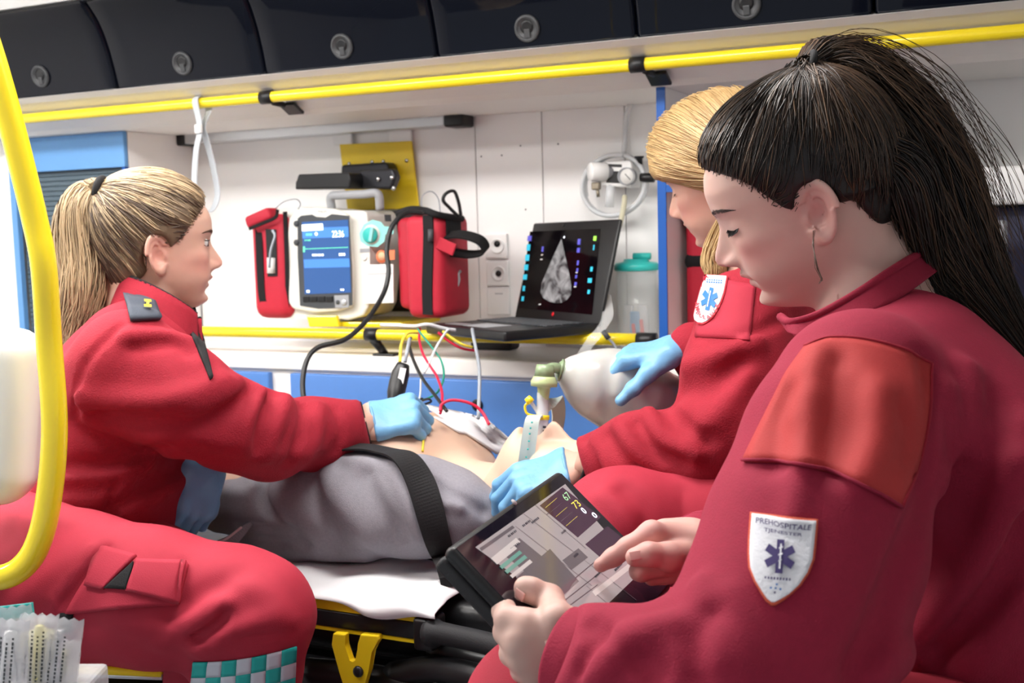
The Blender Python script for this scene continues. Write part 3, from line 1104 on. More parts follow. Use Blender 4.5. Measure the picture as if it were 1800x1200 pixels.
tr_ = plate('shelf_hook', [(543, 554), (596, 554), (601, 574), (548, 574)], YM - .01, .012, M['yellow'], df, bev=.003)
box('shelf_plate', (wx(545, 560, YM), YM + .003, wz(600, 575, YM)), (wx(705, 560, YM), 2.575, wz(600, 566, YM)), M['yellow'], df, bev=.003)
# left pouch
x0, x1 = wx(441, 470, YM - .02), wx(508, 470, YM - .02)
z0, z1 = wz(470, 559, YM), wz(470, 376, YM)
lp = obox('pouch', ((x0 + x1) / 2, YM + .05, (z0 + z1) / 2), np.eye(3), ((x1 - x0) / 2, .075, (z1 - z0) / 2), M['redbag'], df, bev=.030, seg=4)
YQ = YM - .026
ribbon('zipper', [onY(455, 392, YQ + .006), onY(456, 430, YQ), onY(458, 480, YQ), onY(462, 525, YQ + .002), onY(474, 551, YQ + .012)], .021, M['blackcloth'], lp, thick=.004, wdir=X_)
ribbon('edge_binding', [onY(501, 372, YQ + .012), onY(504, 450, YQ + .004), onY(506, 540, YQ + .012)], .011, M['blackcloth'], lp, thick=.004, wdir=X_)
plate('pouch_window', [(467, 402), (486, 403), (488, 485), (471, 486)], YQ, .0015, M['black'], lp, bev=.0005)
wire('window_cable', [(473, 470, 2.60), (476, 440, 2.59), (483, 415, 2.59), (479, 405, 2.60)], .003, M['cordgrey'], lp)
tube('window_roll', [onY(477, 480, YQ - .003), onY(477, 453, YQ - .003)], .011, M['wplastic'], lp, n=2, seg=12)
obox('pouch_flap', onY(466, 383, YM - .005), (nrm([1, 0, .32]), Y_, nrm([-.32, 0, 1])), (.040, .035, .016), M['redbag'], lp, bev=.010, seg=3)
ribbon('flap_binding', [onY(438, 402, YM - .042), onY(462, 392, YM - .044), onY(484, 382, YM - .042), onY(488, 368, YM - .04)], .008, M['blackcloth'], lp, thick=.004, wdir=Z_)
# right pouch
YR = 2.285
x0, x1 = wx(711, 470, YR), wx(776, 470, YR)
z0, z1 = wz(750, 560, YR), wz(750, 377, YR)
rp = obox('pouch', ((x0 + x1) / 2, YR + .075, (z0 + z1) / 2), np.eye(3), ((x1 - x0) / 2, .075, (z1 - z0) / 2), M['redbag'], df, bev=.022, seg=4)
box('pouch_back', (wx(700, 470, YM + .02), YM + .01, z0 + .012), (x1 - .02, 2.45, z1 - .004), M['redbag'], df, bev=.02, seg=3)
ribbon('zipper', [onY(752, 378, YR - .000), onY(753, 420, YR - .002), onY(751, 500, YR - .002), onY(752, 553, YR)], .026, M['blackcloth'], rp, thick=.004, wdir=X_)
tube('zip_pull', [onY(757, 403, YR - .008), onY(757, 424, YR - .01)], .0065, M['dgrey'], rp, n=2, seg=8)
xs = x1
ribbon('corner_strap', [(xs + .002, YR + .06, z1 - .005), (xs + .0025, YR + .06, z1 - .03), (xs + .0025, YR + .06, z1 - .055)], .07, M['blackcloth'], rp, thick=.003, wdir=Y_)
tube('pouch_print', [(xs + .0006, YR + .09, z0 + .105), (xs + .0006, YR + .082, z0 + .10), (xs + .0006, YR + .083, z0 + .085), (xs + .0006, YR + .078, z0 + .07)], [.004, .003, .004, .001], M['grey'], rp, n=4, seg=6)
hz = wz(800, 425, YR)
ribbon('handle_loop', [(xs + .002, YR + .03, hz + .015), (xs + .045, YR + .02, hz + .016), (xs + .085, YR + .03, hz + .002), (xs + .088, YR + .05, hz - .022), (xs + .05, YR + .055, hz - .030), (xs + .002, YR + .05, hz - .025)], .030, M['blackcloth'], rp, thick=.005, wdir=nrm([.1, 1, .55]))
obox('handle_tab', (xs + .012, YR + .005, hz - .010), (nrm([1, .1, -.45]), Y_, nrm([.45, 0, 1])), (.022, .003, .014), M['redbag'], rp, bev=.002)
wire('loop_cord', [(806, 380, 2.62), (790, 365, 2.61), (779, 352, 2.60), (784, 340, 2.60), (798, 336, 2.61), (806, 355, 2.62), (810, 378, 2.63)], .004, M['cordblk'], rp)
wire('thin_loop', [(484, 366, 2.68), (500, 354, 2.68), (520, 350, 2.69), (528, 358, 2.70), (524, 368, 2.70)], .0014, M['cordgrey'], df)
wire('thin_loop', [(742, 375, 2.68), (742, 346, 2.68), (757, 336, 2.69), (770, 348, 2.70), (774, 372, 2.70)], .0014, M['cordgrey'], df)
blk = tube('pouch_top_binding', [onY(700, 374, YM - .02), onY(722, 368, YR), onY(748, 370, YR), onY(772, 378, YR), onY(812, 384, YR + .10)], .008, M['blackcloth'], df, n=6, seg=8)

# thick black monitor cable hanging in front
bc = wire('monitor_cable', [(742, 374, 2.52), (712, 375, 2.45), (688, 400, 2.42), (680, 440, 2.41), (683, 478, 2.40), (674, 516, 2.38), (645, 562, 2.32), (607, 596, 2.27), (560, 610, 2.24), (540, 632, 2.22), (532, 670, 2.20), (535, 712, 2.18), (540, 760, 2.18)], .0052, M['cordblk'], None, seg=8)
tag(bc, 'thick black cable hanging down from the patient monitor over the rail', 'cable')

# wall sockets
for i, (x0, x1, y0, y1) in enumerate(((855, 893, 411, 454), (857, 896, 459, 502), (858, 898, 505, 553))):
    r_ = root('wall_socket', onY((x0 + x1) / 2, y1, YW - .004), ['white wall socket at the top of the column of three', 'round white wall socket in the middle of the column of three', 'blank white wall plate at the bottom of the column of three'][i], 'socket', 'white wall sockets')
    plate('plate', [(x0, y0), (x1, y0 - 1), (x1 + 1, y1), (x0 + 1, y1)], YW - .004, .010, M['wplastic'], r_, bev=.003)
    c = onY((x0 + x1) / 2, (y0 + y1) / 2, YW - .0142)
    if i < 2:
        lathe('socket_ring', c, -Y_, [(.019, -.001), (.019, .003), (.016, .003), (.015, .0005)], M['wplastic'], r_, seg=24)
        lathe('socket_hole', onY((x0 + x1) / 2, (y0 + y1) / 2 - (0 if i else 4), YW - .0144), -Y_, [(.008, 0), (.008, .002)], M['black'], r_, seg=16)
    else:
        dashes('plate_print', onY(877, 516, YW - .0144), X_, Z_, .022, .003, M['grey'], r_)

# laptop showing the ultrasound fan
L0 = P(903, 562, 2.76)
lux = P(1053, 574, 2.48) - L0
LWd = np.linalg.norm(lux)
lux /= LWd
luy = P(925, 392, 2.80) - L0
luy = luy - lux * (luy @ lux)
LHt = np.linalg.norm(luy)
luy /= LHt
lun = np.cross(lux, luy)
if lun @ (CAM - L0) < 0:
    lun = -lun


def onlap(x, y, lift=0.0):
    r = ray(x, y)
    return CAM + r * (((L0 - CAM) @ lun) / (r @ lun)) + lun * lift


lt = root('laptop', L0 + lux * LWd / 2 + lun * .12, 'open black laptop showing a grey ultrasound fan, standing on the yellow rail', 'laptop')
lid = obox('lid', L0 + lux * LWd / 2 + luy * LHt / 2 - lun * .005, (lux, luy, lun), (LWd / 2, LHt / 2, .0048), M['black'], lt, bev=.006, seg=3)
hz_ = nrm(np.array([lun[0], lun[1], 0]))
BD = .245
bcx = L0 + lux * LWd / 2 + hz_ * BD / 2 - Z_ * .004
bux = nrm([lux[0], lux[1], lux[2]])
base = obox('keyboard_base', bcx, (bux, hz_, np.cross(bux, hz_)), (LWd / 2, BD / 2, .011), M['black'], lt, bev=.006, seg=3)
kup = np.cross(bux, hz_)
kup = kup if kup[2] > 0 else -kup
k0 = None
for r in range(5):
    for c in range(14):
        o = obox('key', bcx + bux * (-.40 + c * .061) * LWd + hz_ * (-.095 + r * .021) + kup * .0125, (bux, hz_, kup), (.009, .0085, .0015), M['dgrey'], base, bev=.001)
obox('touchpad', bcx + hz_ * .06 + kup * .0112, (bux, hz_, kup), (.05, .033, .0006), M['grey'], base)
obox('palm_sticker', bcx + bux * -.10 + hz_ * .075 + kup * .0114, (bux, hz_, kup), (.035, .014, .0005), M['alu'], base)


def lappoly(name, pts, m, parent, lift):
    return prism(name, [onlap(x, y, lift) for x, y in pts], lun * .0004, m, parent)


ls = lappoly('screen', [(932, 407), (1056, 402), (1041, 553), (913, 541)], M['scrblk'], lid, .0004)
fan = [(987.5, 420), (992, 440), (997, 462), (1002, 485), (1005, 503), (1004, 518), (997, 527), (988, 532), (978, 533), (966, 530), (956, 524), (951, 514), (953, 497), (962, 476), (972, 453), (980, 436)]
lappoly('ultrasound_fan', fan, M['echo'], ls, .0010)
for i, (x, y, w, h, mm) in enumerate([(932, 419, 7, 9, 'icon2'), (930, 435, 6, 11, 'icon'), (928, 453, 7, 11, 'icon'), (926, 470, 7, 10, 'icon'), (924, 487, 7, 9, 'icon'), (922, 507, 4, 9, 'icon'), (920, 525, 4, 8, 'icon'), (1047, 419, 5, 8, 'icon3'), (1045, 435, 2, 9, 'icon'), (1041, 473, 4, 8, 'icon'), (1038, 493, 7, 8, 'icon'), (1036, 513, 4, 7, 'icon'), (955, 438, 3, 9, 'icon2'), (1019, 425, 5, 10, 'icon2'), (1018, 440, 5, 8, 'icon2'), (1017, 462, 3, 8, 'icon2'), (1016, 475, 3, 7, 'icon2'), (1014, 486, 3, 6, 'icon2'), (1013, 499, 4, 6, 'icon2'), (954, 448, 3, 2, 'wplastic'), (953, 456, 4, 2, 'wplastic'), (993, 417, 1.5, 3, 'lcdw'), (1015, 479, 3, 2, 'wplastic'), (1012, 504, 4, 2, 'wplastic'), (950, 535, 4, 2, 'wplastic')]):
    lappoly('screen_icon', [(x - w / 2, y - h / 2), (x + w / 2, y - h / 2), (x + w / 2 - 1, y + h / 2), (x - w / 2 - 1, y + h / 2)], M[mm], ls, .0011)
lathe('webcam', onlap(991, 396, .0004), lun, [(.004, 0), (.004, .0006)], M['black'], lid, seg=12)
lathe('brand_dot', onlap(972, 552, .0004), lun, [(.005, 0), (.004, .0006)], M['redbtn'], lid, seg=14)

# suction regulator with hose coil
sg = root('suction_regulator', onY(1095, 330, YW - .01), 'white suction regulator with round gauge and black knobs on the wall', 'regulator')
YG = 2.52
rbx = plate('body', [(1067, 288), (1125, 284), (1129, 292), (1126, 331), (1066, 327)], YW - .006, YW - YG - .006, M['wplastic'], sg, bev=.004)
plate('black_label', [(1066, 300), (1090, 301), (1090, 322), (1066, 321)], YG, .001, M['black'], sg)
plate('black_label', [(1069, 288), (1093, 289), (1093, 294), (1069, 293)], YG, .001, M['black'], sg)
ga = lathe('gauge', onY(1103, 310, YG), -Y_, [(.0205, -.01), (.0205, .012), (.019, .014), (.018, .011)], M['grey'], sg, seg=28)
lathe('gauge_face', onY(1103, 310, YG - .0112), -Y_, [(.0178, 0), (.0178, .001)], M['gaugew'], ga, seg=28)
gp = onY(1103, 310, YG - .0126)
tube('gauge_needle', [gp + [-.006, 0, .006], gp + [.007, 0, -.008]], .0009, M['black'], ga, n=2, seg=6)
lathe('selector_knob', onY(1050, 302, YG - .01), nrm([-.75, -.65, 0]), [(.020, -.022), (.022, -.02), (.022, .016), (.020, .019)], M['wplastic'], sg, seg=24)
lathe('knob_collar', onY(1060, 303, YG), nrm([-.75, -.65, 0]), [(.018, -.02), (.018, .012)], M['grey'], sg, seg=20)
tube('black_knob', [onY(1126, 312, YG + .01), onY(1150, 312, YG + .01)], [.010, .011, .011], M['black'], sg, n=3, seg=12)
lathe('top_knob', onY(1124, 289, YG + .02), Z_, [(.0075, 0), (.0075, .013), (.011, .016), (.011, .019)], M['black'], sg, seg=14)
obox('brass_valve', onY(1048, 327, YG - .005), np.eye(3), (.010, .008, .009), mat('brass', (.30, .26, .2), .4, metal=.8), sg, bev=.003)
tube('brass_pin', [onY(1050, 332, YG - .005), onY(1052, 346, YG - .005)], .004, MATS['brass'], sg, n=2, seg=8)
tube('glass_vial', [onY(1074, 324, YG + .01), onY(1071, 364, YG + .01)], .011, M['tubing'], sg, n=2, seg=12)
cp = onY(1084, 326, 2.56)
pts = []
for i in range(3 * 14 + 6):
    a = 1.2 + i / 14 * 2 * math.pi
    R_ = .073 - .004 * math.sin(i * .9)
    pts.append(cp + [R_ * math.cos(a) * 1.02, -.030 + .007 * (i / 14), R_ * math.sin(a)])
hs = tube('hose_coil', pts, .0055, M['tubing'], None, n=3, seg=8)
tag(hs, 'coiled clear suction hose hanging around the regulator on the wall', 'hose')
hs2 = wire('drain_hose', [(1098, 345, 2.66), (1096, 365, 2.64), (1088, 398, 2.60), (1072, 425, 2.58), (1066, 452, 2.60)], .0065, mat('yellowed_tubing', (.72, .68, .5), .3, alpha=.8))
tag(hs2, 'yellowed clear drain hose running down behind the laptop', 'hose')
hs3 = tube('ceiling_hose', [onY(1108, 182, 2.575), onY(1101, 205, 2.58), onY(1099, 240, 2.585), onY(1097, 272, 2.58)], .006, M['tubing'], None, n=5, seg=8)
tag(hs3, 'clear hose running up from the regulator to the soffit', 'hose')

# suction canister with a teal lid
YC = 2.46
cb = onY(1121, 612, YC)
cb[2] = zwt + .001
zlid = wz(1118, 472, YC)
cn = root('suction_canister', cb, 'clear suction canister with teal lid standing beside the blue edged board', 'canister')
hC = zlid - cb[2]
lathe('jar', cb, Z_, [(.040, 0), (.044, .006), (.047, hC), (.045, hC), (.042, .008), (.001, .006)], M['clear'], cn, seg=28)
ld = lathe('lid', cb + Z_ * hC, Z_, [(.049, -.004), (.051, -.002), (.051, .008), (.047, .013), (.030, .016), (.028, .022), (.0, .022)], M['teal'], cn, seg=28)
tube('lid_port', [cb + [-.005, -.005, hC + .028], cb + [.035, -.005, hC + .028]], .008, M['teal'], ld, n=2, seg=10)
for dx_, hgt, mm, lab in ((-.022, .105, 'film', 'white wrapped tube inside the clear canister'), (.016, .105, 'film', 'second white wrapped tube inside the canister'), (-.003, .09, 'pouchblue', 'blue tipped syringe inside the clear canister')):
    o = obox('wrapped_tube', cb + [dx_, -.010 + abs(dx_) * .3, .010 + hgt / 2], (nrm([1, 0, dx_ * 3]), Y_, nrm([-dx_ * 3, 0, 1])), (.011, .004, hgt / 2), M[mm], None, bev=.003)
    tag(o, lab, 'syringe')
for dx_, zz_ in ((-.001, .045), (.018, .055)):
    o = obox('red_marker', cb + [dx_, -.019, zz_], (nrm([1, 0, .1]), Y_, nrm([-.1, 0, 1])), (.004, .003, .028), M['redbtn'], None, bev=.002)
    tag(o, 'thin red marker pen between the wrapped tubes in the canister' if dx_ < 0 else 'slim red pen at the edge inside the canister', 'pen')

# clear drip bits hanging over the rail near its end
cl3 = root('clear_mask_strap', P(1040, 600, 2.34), 'crumpled clear plastic piece with grey clip hanging over the rail', 'tubing')
ribbon('clear_flap', [P(1066, 520, 2.52), P(1068, 555, 2.47), P(1055, 580, 2.435), P(1035, 605, 2.43), P(1022, 627, 2.43)], [.020, .026, .022, .020, .022], M['clear'], cl3, thick=.003, wdir=nrm([1, .3, .3]))
tube('grey_clip', [P(1060, 582, 2.43), P(1070, 595, 2.425)], .006, M['dgrey'], cl3, n=2, seg=8)
wire('grey_cord', [(1070, 595, 2.425), (1080, 606, 2.425), (1090, 625, 2.42)], .003, M['cordgrey'], cl3)
# cable muddle on the worktop below the laptop
blk = obox('power_brick', onZ(855, 618, zwt) + [0, .05, .019], (X_, Y_, Z_), (.055, .03, .018), M['black'], None, bev=.008, seg=3)
tag(blk, 'black power brick lying on the worktop under the laptop', 'adapter')
for pts, mm, lab in (([(770, 584, 2.45), (790, 600, 2.45), (812, 612, 2.45), (835, 616, 2.46)], 'cordred', 'red lead lying on the worktop under the laptop'),
                     ([(778, 582, 2.44), (800, 598, 2.44), (815, 606, 2.44), (830, 610, 2.45)], 'cordyel', 'short yellow lead lying on the worktop under the laptop')):
    tag(wire('lead', pts, .003, M[mm]), lab, 'cable')

# electrode leads hanging over the rail
LD = [('lead', [(735, 585, 2.30), (716, 586, 2.27), (706, 604, 2.22), (703, 634, 2.02)], .0032, 'cordyel', 'yellow electrode lead arching from the rail to the black cable block'),
      ('lead', [(738, 576, 2.30), (737, 596, 2.26), (743, 620, 2.22), (754, 640, 2.18), (768, 662, 2.12), (777, 690, 2.05), (776, 718, 2.00), (774, 726, 1.98)], .0026, 'cordred', 'red electrode lead hanging straight down to the bare chest'),
      ('lead', [(733, 575, 2.31), (740, 586, 2.26), (762, 614, 2.22), (776, 635, 2.20), (780, 662, 2.16), (770, 688, 2.12), (752, 700, 2.10), (740, 702, 2.08)], .0022, 'cordgrn', 'thin green electrode lead curving down from the rail'),
      ('lead', [(790, 578, 2.32), (782, 586, 2.27), (766, 612, 2.22), (754, 640, 2.18), (746, 655, 2.16)], .0026, 'cordwht', 'pale grey electrode lead crossing the red one at the rail'),
      ('lead', [(722, 594, 2.26), (719, 602, 2.22), (725, 628, 2.18), (742, 664, 2.12), (765, 695, 2.05), (785, 722, 1.98)], .0034, 'cordblk', 'black electrode lead running from the rail down to the chest'),
      ('lead', [(774, 722, 1.98), (777, 710, 1.985), (795, 703, 1.985), (825, 708, 1.985), (846, 722, 1.985), (860, 746, 1.97)], .0030, 'cordred', 'red electrode lead arching over the bare chest'),
      ('lead', [(830, 578, 2.30), (832, 590, 2.26), (840, 630, 2.20), (843, 660, 2.14), (841, 735, 2.06)], .0034, 'cordgrey', 'grey cable hanging straight down from under the laptop'),
      ('lead', [(742, 700, 2.08), (735, 706, 2.06), (752, 701, 2.04), (757, 706, 2.04), (740, 712, 2.02), (724, 712, 1.99)], .0022, 'cordblk', 'thin black lead looped behind the gloved fist'),
      ('lead', [(740, 660, 2.16), (739, 690, 2.12), (735, 712, 2.06)], .0018, 'cordwht', 'thin white lead hanging behind the black electrode lead')]
for nme, pts, r, mm, lab in LD:
    tag(wire(nme, pts, r, M[mm]), lab, 'cable')
gl = wire('lead', [(670, 571, 2.34), (700, 572, 2.31), (730, 573, 2.29), (752, 570, 2.29), (780, 577, 2.31), (800, 580, 2.33)], .004, M['cordwht'])
tag(gl, 'bundle of pale cable lying along the top of the yellow rail', 'cable')
# black lead junction block
jb = root('lead_block', P(705, 690, 1.99), 'black electrode junction block with a white label above the gloved fist', 'junction box')
tube('block', [P(692, 712, 1.955), P(700, 672, 1.975), P(709, 640, 1.985)], [.011, .0155, .016, .0155, .011], M['black'], jb, n=6, seg=14)
d1 = nrm(P(709, 640, 1.985) - P(698, 690, 1.985))
obox('label_sticker', P(706, 660, 1.962), (np.cross(d1, Fv), d1, Fv), (.0055, .0135, .0007), M['wplastic'], jb)
wire('strain_relief', [(712, 636, 1.985), (716, 615, 2.0), (720, 596, 2.1)], .0035, M['cordgrey'], jb)

# ================================================================== STRETCHER AND PATIENT MANIKIN
SY = 1.39
st = root('stretcher', (-1.3, 1.70, ZFL), 'ambulance stretcher with yellow side rail, black mattress and black handle grip', 'stretcher')
mt = box('mattress', (-2.05, 1.445, .69), (-.672, 1.99, .795), M['vinyl'], st, bev=.025, seg=4)
box('undercarriage', (-1.95, 1.50, .42), (-.74, 1.94, .66), M['spike'], st, bev=.02)
for x in (-1.85, -.95):
    for y in (1.52, 1.92):
        lathe('wheel', (x, y, ZFL + .065), Y_, [(.063, -.02), (.065, -.015), (.065, .015), (.063, .02)], M['blackm'], st, seg=20)
        tube('wheel_leg', [(x, y, ZFL + .07), (x * .98, y, .45)], .016, M['black'], st, n=2, seg=8)
ry = lambda y: wz(640, y, SY)
xr_ = wx(729, 1095, SY)
prism('side_rail', [(-2.2, SY, ry(1081)), (-2.2, SY, ry(1061)), (-2.2, SY + .045, ry(1060) - .004), (-2.2, SY + .045, ry(1081))], (xr_ + 2.2, 0, 0), M['yellow2'], st, bev=.002)
box('rail_cover', (-2.2, SY + .001, ry(1112)), (xr_, SY + .03, ry(1081.5)), M['black'], st, bev=.004, seg=3)
box('lower_rail', (-2.2, SY + .004, ry(1119)), (xr_, SY + .04, ry(1112.5)), M['yellow2'], st)
xe_ = wx(765, 1105, SY)
box('rail_end_block', (xr_ + .001, SY - .010, ry(1125)), (xe_, SY + .035, ry(1070)), M['black'], st, bev=.006, seg=3)
box('release_button', (xr_ + .012, SY - .002, ry(1070)), (xe_ - .006, SY + .015, ry(1062)), M['redbtn'], st, bev=.002)
gr = tube('handle_grip', [P(755, 1112, 1.645), P(775, 1113, 1.63), P(830, 1124, 1.585), P(878, 1136, 1.545), P(888, 1138, 1.54)], [.020, .022, .0165, .0155, .0155, .0155, .016, .0175, .016], M['blackm'], st, n=8, seg=16)
hook = [(593, 1108), (590, 1128), (604, 1175), (613, 1210), (645, 1210), (655, 1175), (659, 1140), (674, 1120), (672, 1112), (641, 1110), (636, 1126), (634, 1157), (628, 1161), (621, 1157), (612, 1130), (615, 1110)]
prism('hook_plate', [onY(x, y, SY - .005) for x, y in hook], (0, -.012, 0), M['yellow2'], st, bev=.002)
lathe('hook_bolt', onY(630, 1180, SY - .018), -Y_, [(.009, 0), (.008, .003), (.004, .004)], M['spike'], st, seg=12)
tube('head_rail', [P(770, 1066, 1.80), P(820, 1078, 1.76), P(900, 1086, 1.70)], .012, M['yellow2'], st, n=4, seg=10)
tube('frame_tube', [P(690, 1185, 1.72), P(760, 1175, 1.66), P(840, 1190, 1.58), P(900, 1215, 1.54)], .019, M['black'], st, n=5, seg=12)
tube('frame_tube', [P(540, 1180, 1.78), P(640, 1190, 1.74), P(760, 1215, 1.68)], .022, M['black'], st, n=5, seg=12)
tube('frame_tube', [P(760, 1140, 1.70), P(840, 1160, 1.64), P(920, 1175, 1.60)], .014, M['black'], st, n=5, seg=12)
tube('yellow_lever', [P(888, 1184, 1.5), P(915, 1182, 1.49)], .006, M['yellow2'], st, n=2, seg=8)

# white sheet between manikin and mattress, hanging over the edge
nu, nv = 60, 26
xa, xb_ = wx(395, 968, 1.50), wx(797, 1000, 1.43)
V = []
for j in range(nv):
    for i in range(nu):
        u, v = i / (nu - 1), j / (nv - 1)
        x = xa + (xb_ - xa) * u
        hang = .064 * np.interp(u, [0, .12, .42, .75, 1], [.02, .12, .62, .95, .90]) + .006 * math.sin(u * 17) * u
        s = v * (.172 + hang)
        if s < .17:
            y, z = 1.60 - s, .808
        else:
            t = s - .17
            y, z = 1.43 - min(t, .048), .808 - .12 * min(t, .048) - max(0, t - .048)
        z += .006 * math.sin(u * 23 + v * 4) * math.sin(v * 5 + 1) * min(1, u * 3) + .010 * math.exp(-((u - .93) / .06) ** 2) * (1 if v < .8 else .4)
        y += .004 * math.sin(u * 29 + v * 7) * v - .001
        x += .012 * math.sin(v * 6) * u
        V.append((x, y, z))
Q = [(j * nu + i, j * nu + i + 1, (j + 1) * nu + i + 1, (j + 1) * nu + i) for j in range(nv - 1) for i in range(nu - 1)]
me = npmesh('bed_sheet', V, np.array(Q))
shs = link('bed_sheet', me, M['sheet'])
md = shs.modifiers.new('thick', 'SOLIDIFY')
md.thickness = .002
tag(shs, 'crumpled white sheet hanging over the stretcher edge under the grey hoodie', 'sheet')


# ------------------------------------------------------------------ heads
_zk = np.array([-.130, -.112, -.100, -.085, -.065, -.045, -.020, .005, .020, .040, .060, .090])
_Fk = np.array([.030, .074, .087, .088, .092, .094, .093, .0905, .0955, .0955, .0860, .030])
_Bk = np.array([.040, .044, .048, .056, .068, .080, .090, .095, .096, .092, .080, .030])
_Wk = np.array([.026, .036, .0445, .052, .0575, .062, .0665, .0690, .0705, .0705, .0630, .025])
_zf = np.linspace(-.130, .09, 111)


def _smooth(k):
    v = np.interp(_zf, _zk, k)
    for _ in range(5):
        v[1:-1] = .25 * v[:-2] + .5 * v[1:-1] + .25 * v[2:]
    return v


_Fs, _Bs, _Ws = _smooth(_Fk), _smooth(_Bk), _smooth(_Wk)


class Head:
    def __init__(s, origin, fwd, up, scale=1.0, closed=True, full=0.0):
        s.o = np.asarray(origin, float)
        s.x = nrm(fwd)
        s.z = nrm(np.asarray(up, float) - s.x * (np.asarray(up, float) @ s.x))
        s.y = np.cross(s.z, s.x)
        s.s = scale
        s.closed = closed
        s.full = full

    def loc(s, p):
        q = (p - s.o) / s.s
        return np.stack([q @ s.x, q @ s.y, q @ s.z], 1)

    def wp(s, l):
        l = np.atleast_2d(np.asarray(l, float)) * s.s
        return s.o + l[:, :1] * s.x + l[:, 1:2] * s.y + l[:, 2:] * s.z

    def skull(s, q):
        x, y, z = q[:, 0], q[:, 1], q[:, 2]
        e = np.sqrt(((x + .002) / .0985) ** 2 + (y / .0735) ** 2 + ((z - .022) / .0880) ** 2)
        d2 = (e - 1) * .080
        zc = np.clip(z, -.13, .09)
        F = np.interp(zc, _zf, _Fs)
        Bk = np.interp(zc, _zf, _Bs)
        W = np.interp(zc, _zf, _Ws) + s.full * np.exp(-((zc + .06) / .035) ** 2)
        rho = np.sqrt(x * x + y * y) + 1e-9
        c, sn = x / rho, np.abs(y) / rho
        E = np.where(x > 0, F, Bk)
        n = 2.35
        R = ((np.abs(c) / E) ** n + (sn / W) ** n) ** (-1 / n)
        fm = np.clip((x - .02) / .035, 0, 1)
        ay = np.abs(y)
        G = lambda v, m, sg: np.exp(-((v - m) / sg) ** 2)
        b = np.zeros(len(x))
        # nose
        N = np.interp(z, [-.054, -.0475, -.044, -.039, -.033, -.027, -.015, -.002, .008, .022], [0, .006, .017, .0240, .0255, .0230, .0150, .0075, .0030, 0])
        wN = np.interp(z, [-.05, -.040, -.030, -.015, .0, .02], [.0120, .0118, .0098, .0078, .0070, .010])
        b += N * np.exp(-(ay / wN) ** 2.2)
        b += .0085 * G(ay, .0135, .0058) * G(z, -.0405, .0075)
        b -= .0055 * G(ay, .0062, .0032) * G(z, -.0482, .0028)
        b += .004 * G(ay, 0, .02) * G(z, -.055, .012)
        # lips
        b += .0046 * G(ay, 0, .0165) * G(z, -.0612, .0050) + .002 * G(ay, .006, .004) * G(z, -.0585, .003)
        b += .0050 * G(ay, 0, .0145) * G(z, -.0745, .0055)
        b -= .0026 * G(ay, 0, .021) * G(z, -.0676, .0018)
        b -= .002 * G(ay, .024, .006) * G(z, -.0672, .006)
        b -= .0022 * G(ay, 0, .0035) * G(z, -.054, .005)
        b -= .0035 * G(ay, 0, .02) * G(z, -.0845, .006)
        b += .0075 * G(ay, 0, .0175) * G(z, -.0985, .0105)
        # eyes
        b -= .0135 * G(ay, .030, .0165) * G(z, .0015, .0105) * (1 - .35 * G(ay, .046, .01))
        b += .0078 * G(ay, .0315, .0125) * G(z, -.0010, .0082)
        b -= .0012 * G(ay, .031, .014) * G(z, .0068, .0016)
        if s.closed:
            b -= .0016 * G(ay, .0315, .0125) * G(z, -.0050 - .25 * (ay - .031) ** 2 / .012, .0014)
        b += .0030 * G(ay, .028, .017) * G(z, .0175, .0060)
        # cheeks
        b += .0045 * G(ay, .048, .017) * G(z, -.024, .015)
        b += (.002 + s.full * .6) * G(ay, .042, .018) * G(z, -.062, .02)
        d1 = (rho - R - b * fm)
        d1 = np.maximum(d1 * .85, np.maximum(z - .085, -.128 - z))
        return smin(d1, d2, .010)

    def ear(s, q, side):
        es = 1.10
        x, y, z = (q[:, 0] + .004) / es, .0695 + (q[:, 1] * side - .0695) / es, (q[:, 2] + .019) / es
        a = .16
        xr, zr = x * math.cos(a) + z * math.sin(a), -x * math.sin(a) + z * math.cos(a)
        yr = y - .0715 + xr * .50
        th = np.arctan2(zr, -xr)
        ra = np.where(zr > 0, .0305, .0300)
        rb_ = np.where(zr > 0, .0190, .0145)
        rr_ = np.sqrt((zr / ra) ** 2 + (xr / rb_) ** 2)
        plate_ = np.maximum((rr_ - 1) * .016, np.abs(yr + .001) - .0022)
        rim = np.sqrt(((rr_ - .86) * .017) ** 2 + (yr - .0050) ** 2) - .0034
        rim = np.where((xr > .008) & (zr < .010) & (zr > -.016), rim + .006, rim)
        lobe = np.sqrt(((xr - .001) / .9) ** 2 + (yr / .55) ** 2 + ((zr + .0255)) ** 2) - .0075
        anti = np.sqrt(((np.sqrt((zr / .019) ** 2 + ((xr + .001) / .0105) ** 2) - .9) * .0115) ** 2 + (yr - .0032) ** 2) - .0024
        anti = np.where(xr > .003, .01, anti)
        trag = np.sqrt((xr - .0105) ** 2 + (yr - .001) ** 2 + ((zr + .004) / 1.3) ** 2) - .0052
        d = smin(plate_, rim, .003)
        d = smin(d, lobe, .006)
        d = smin(d, anti, .002)
        d = smin(d, trag, .004)
        bowl = np.sqrt((xr - .001) ** 2 + ((yr - .006)) ** 2 + ((zr + .003) / 1.35) ** 2) - .0092
        return smax(d, -bowl, .002) * es

    def f(s, p, ears=True):
        q = s.loc(p)
        d = s.skull(q)
        if ears:
            d = smin(d, s.ear(q, 1), .0045)
            d = smin(d, s.ear(q, -1), .0045)
        return d * s.s

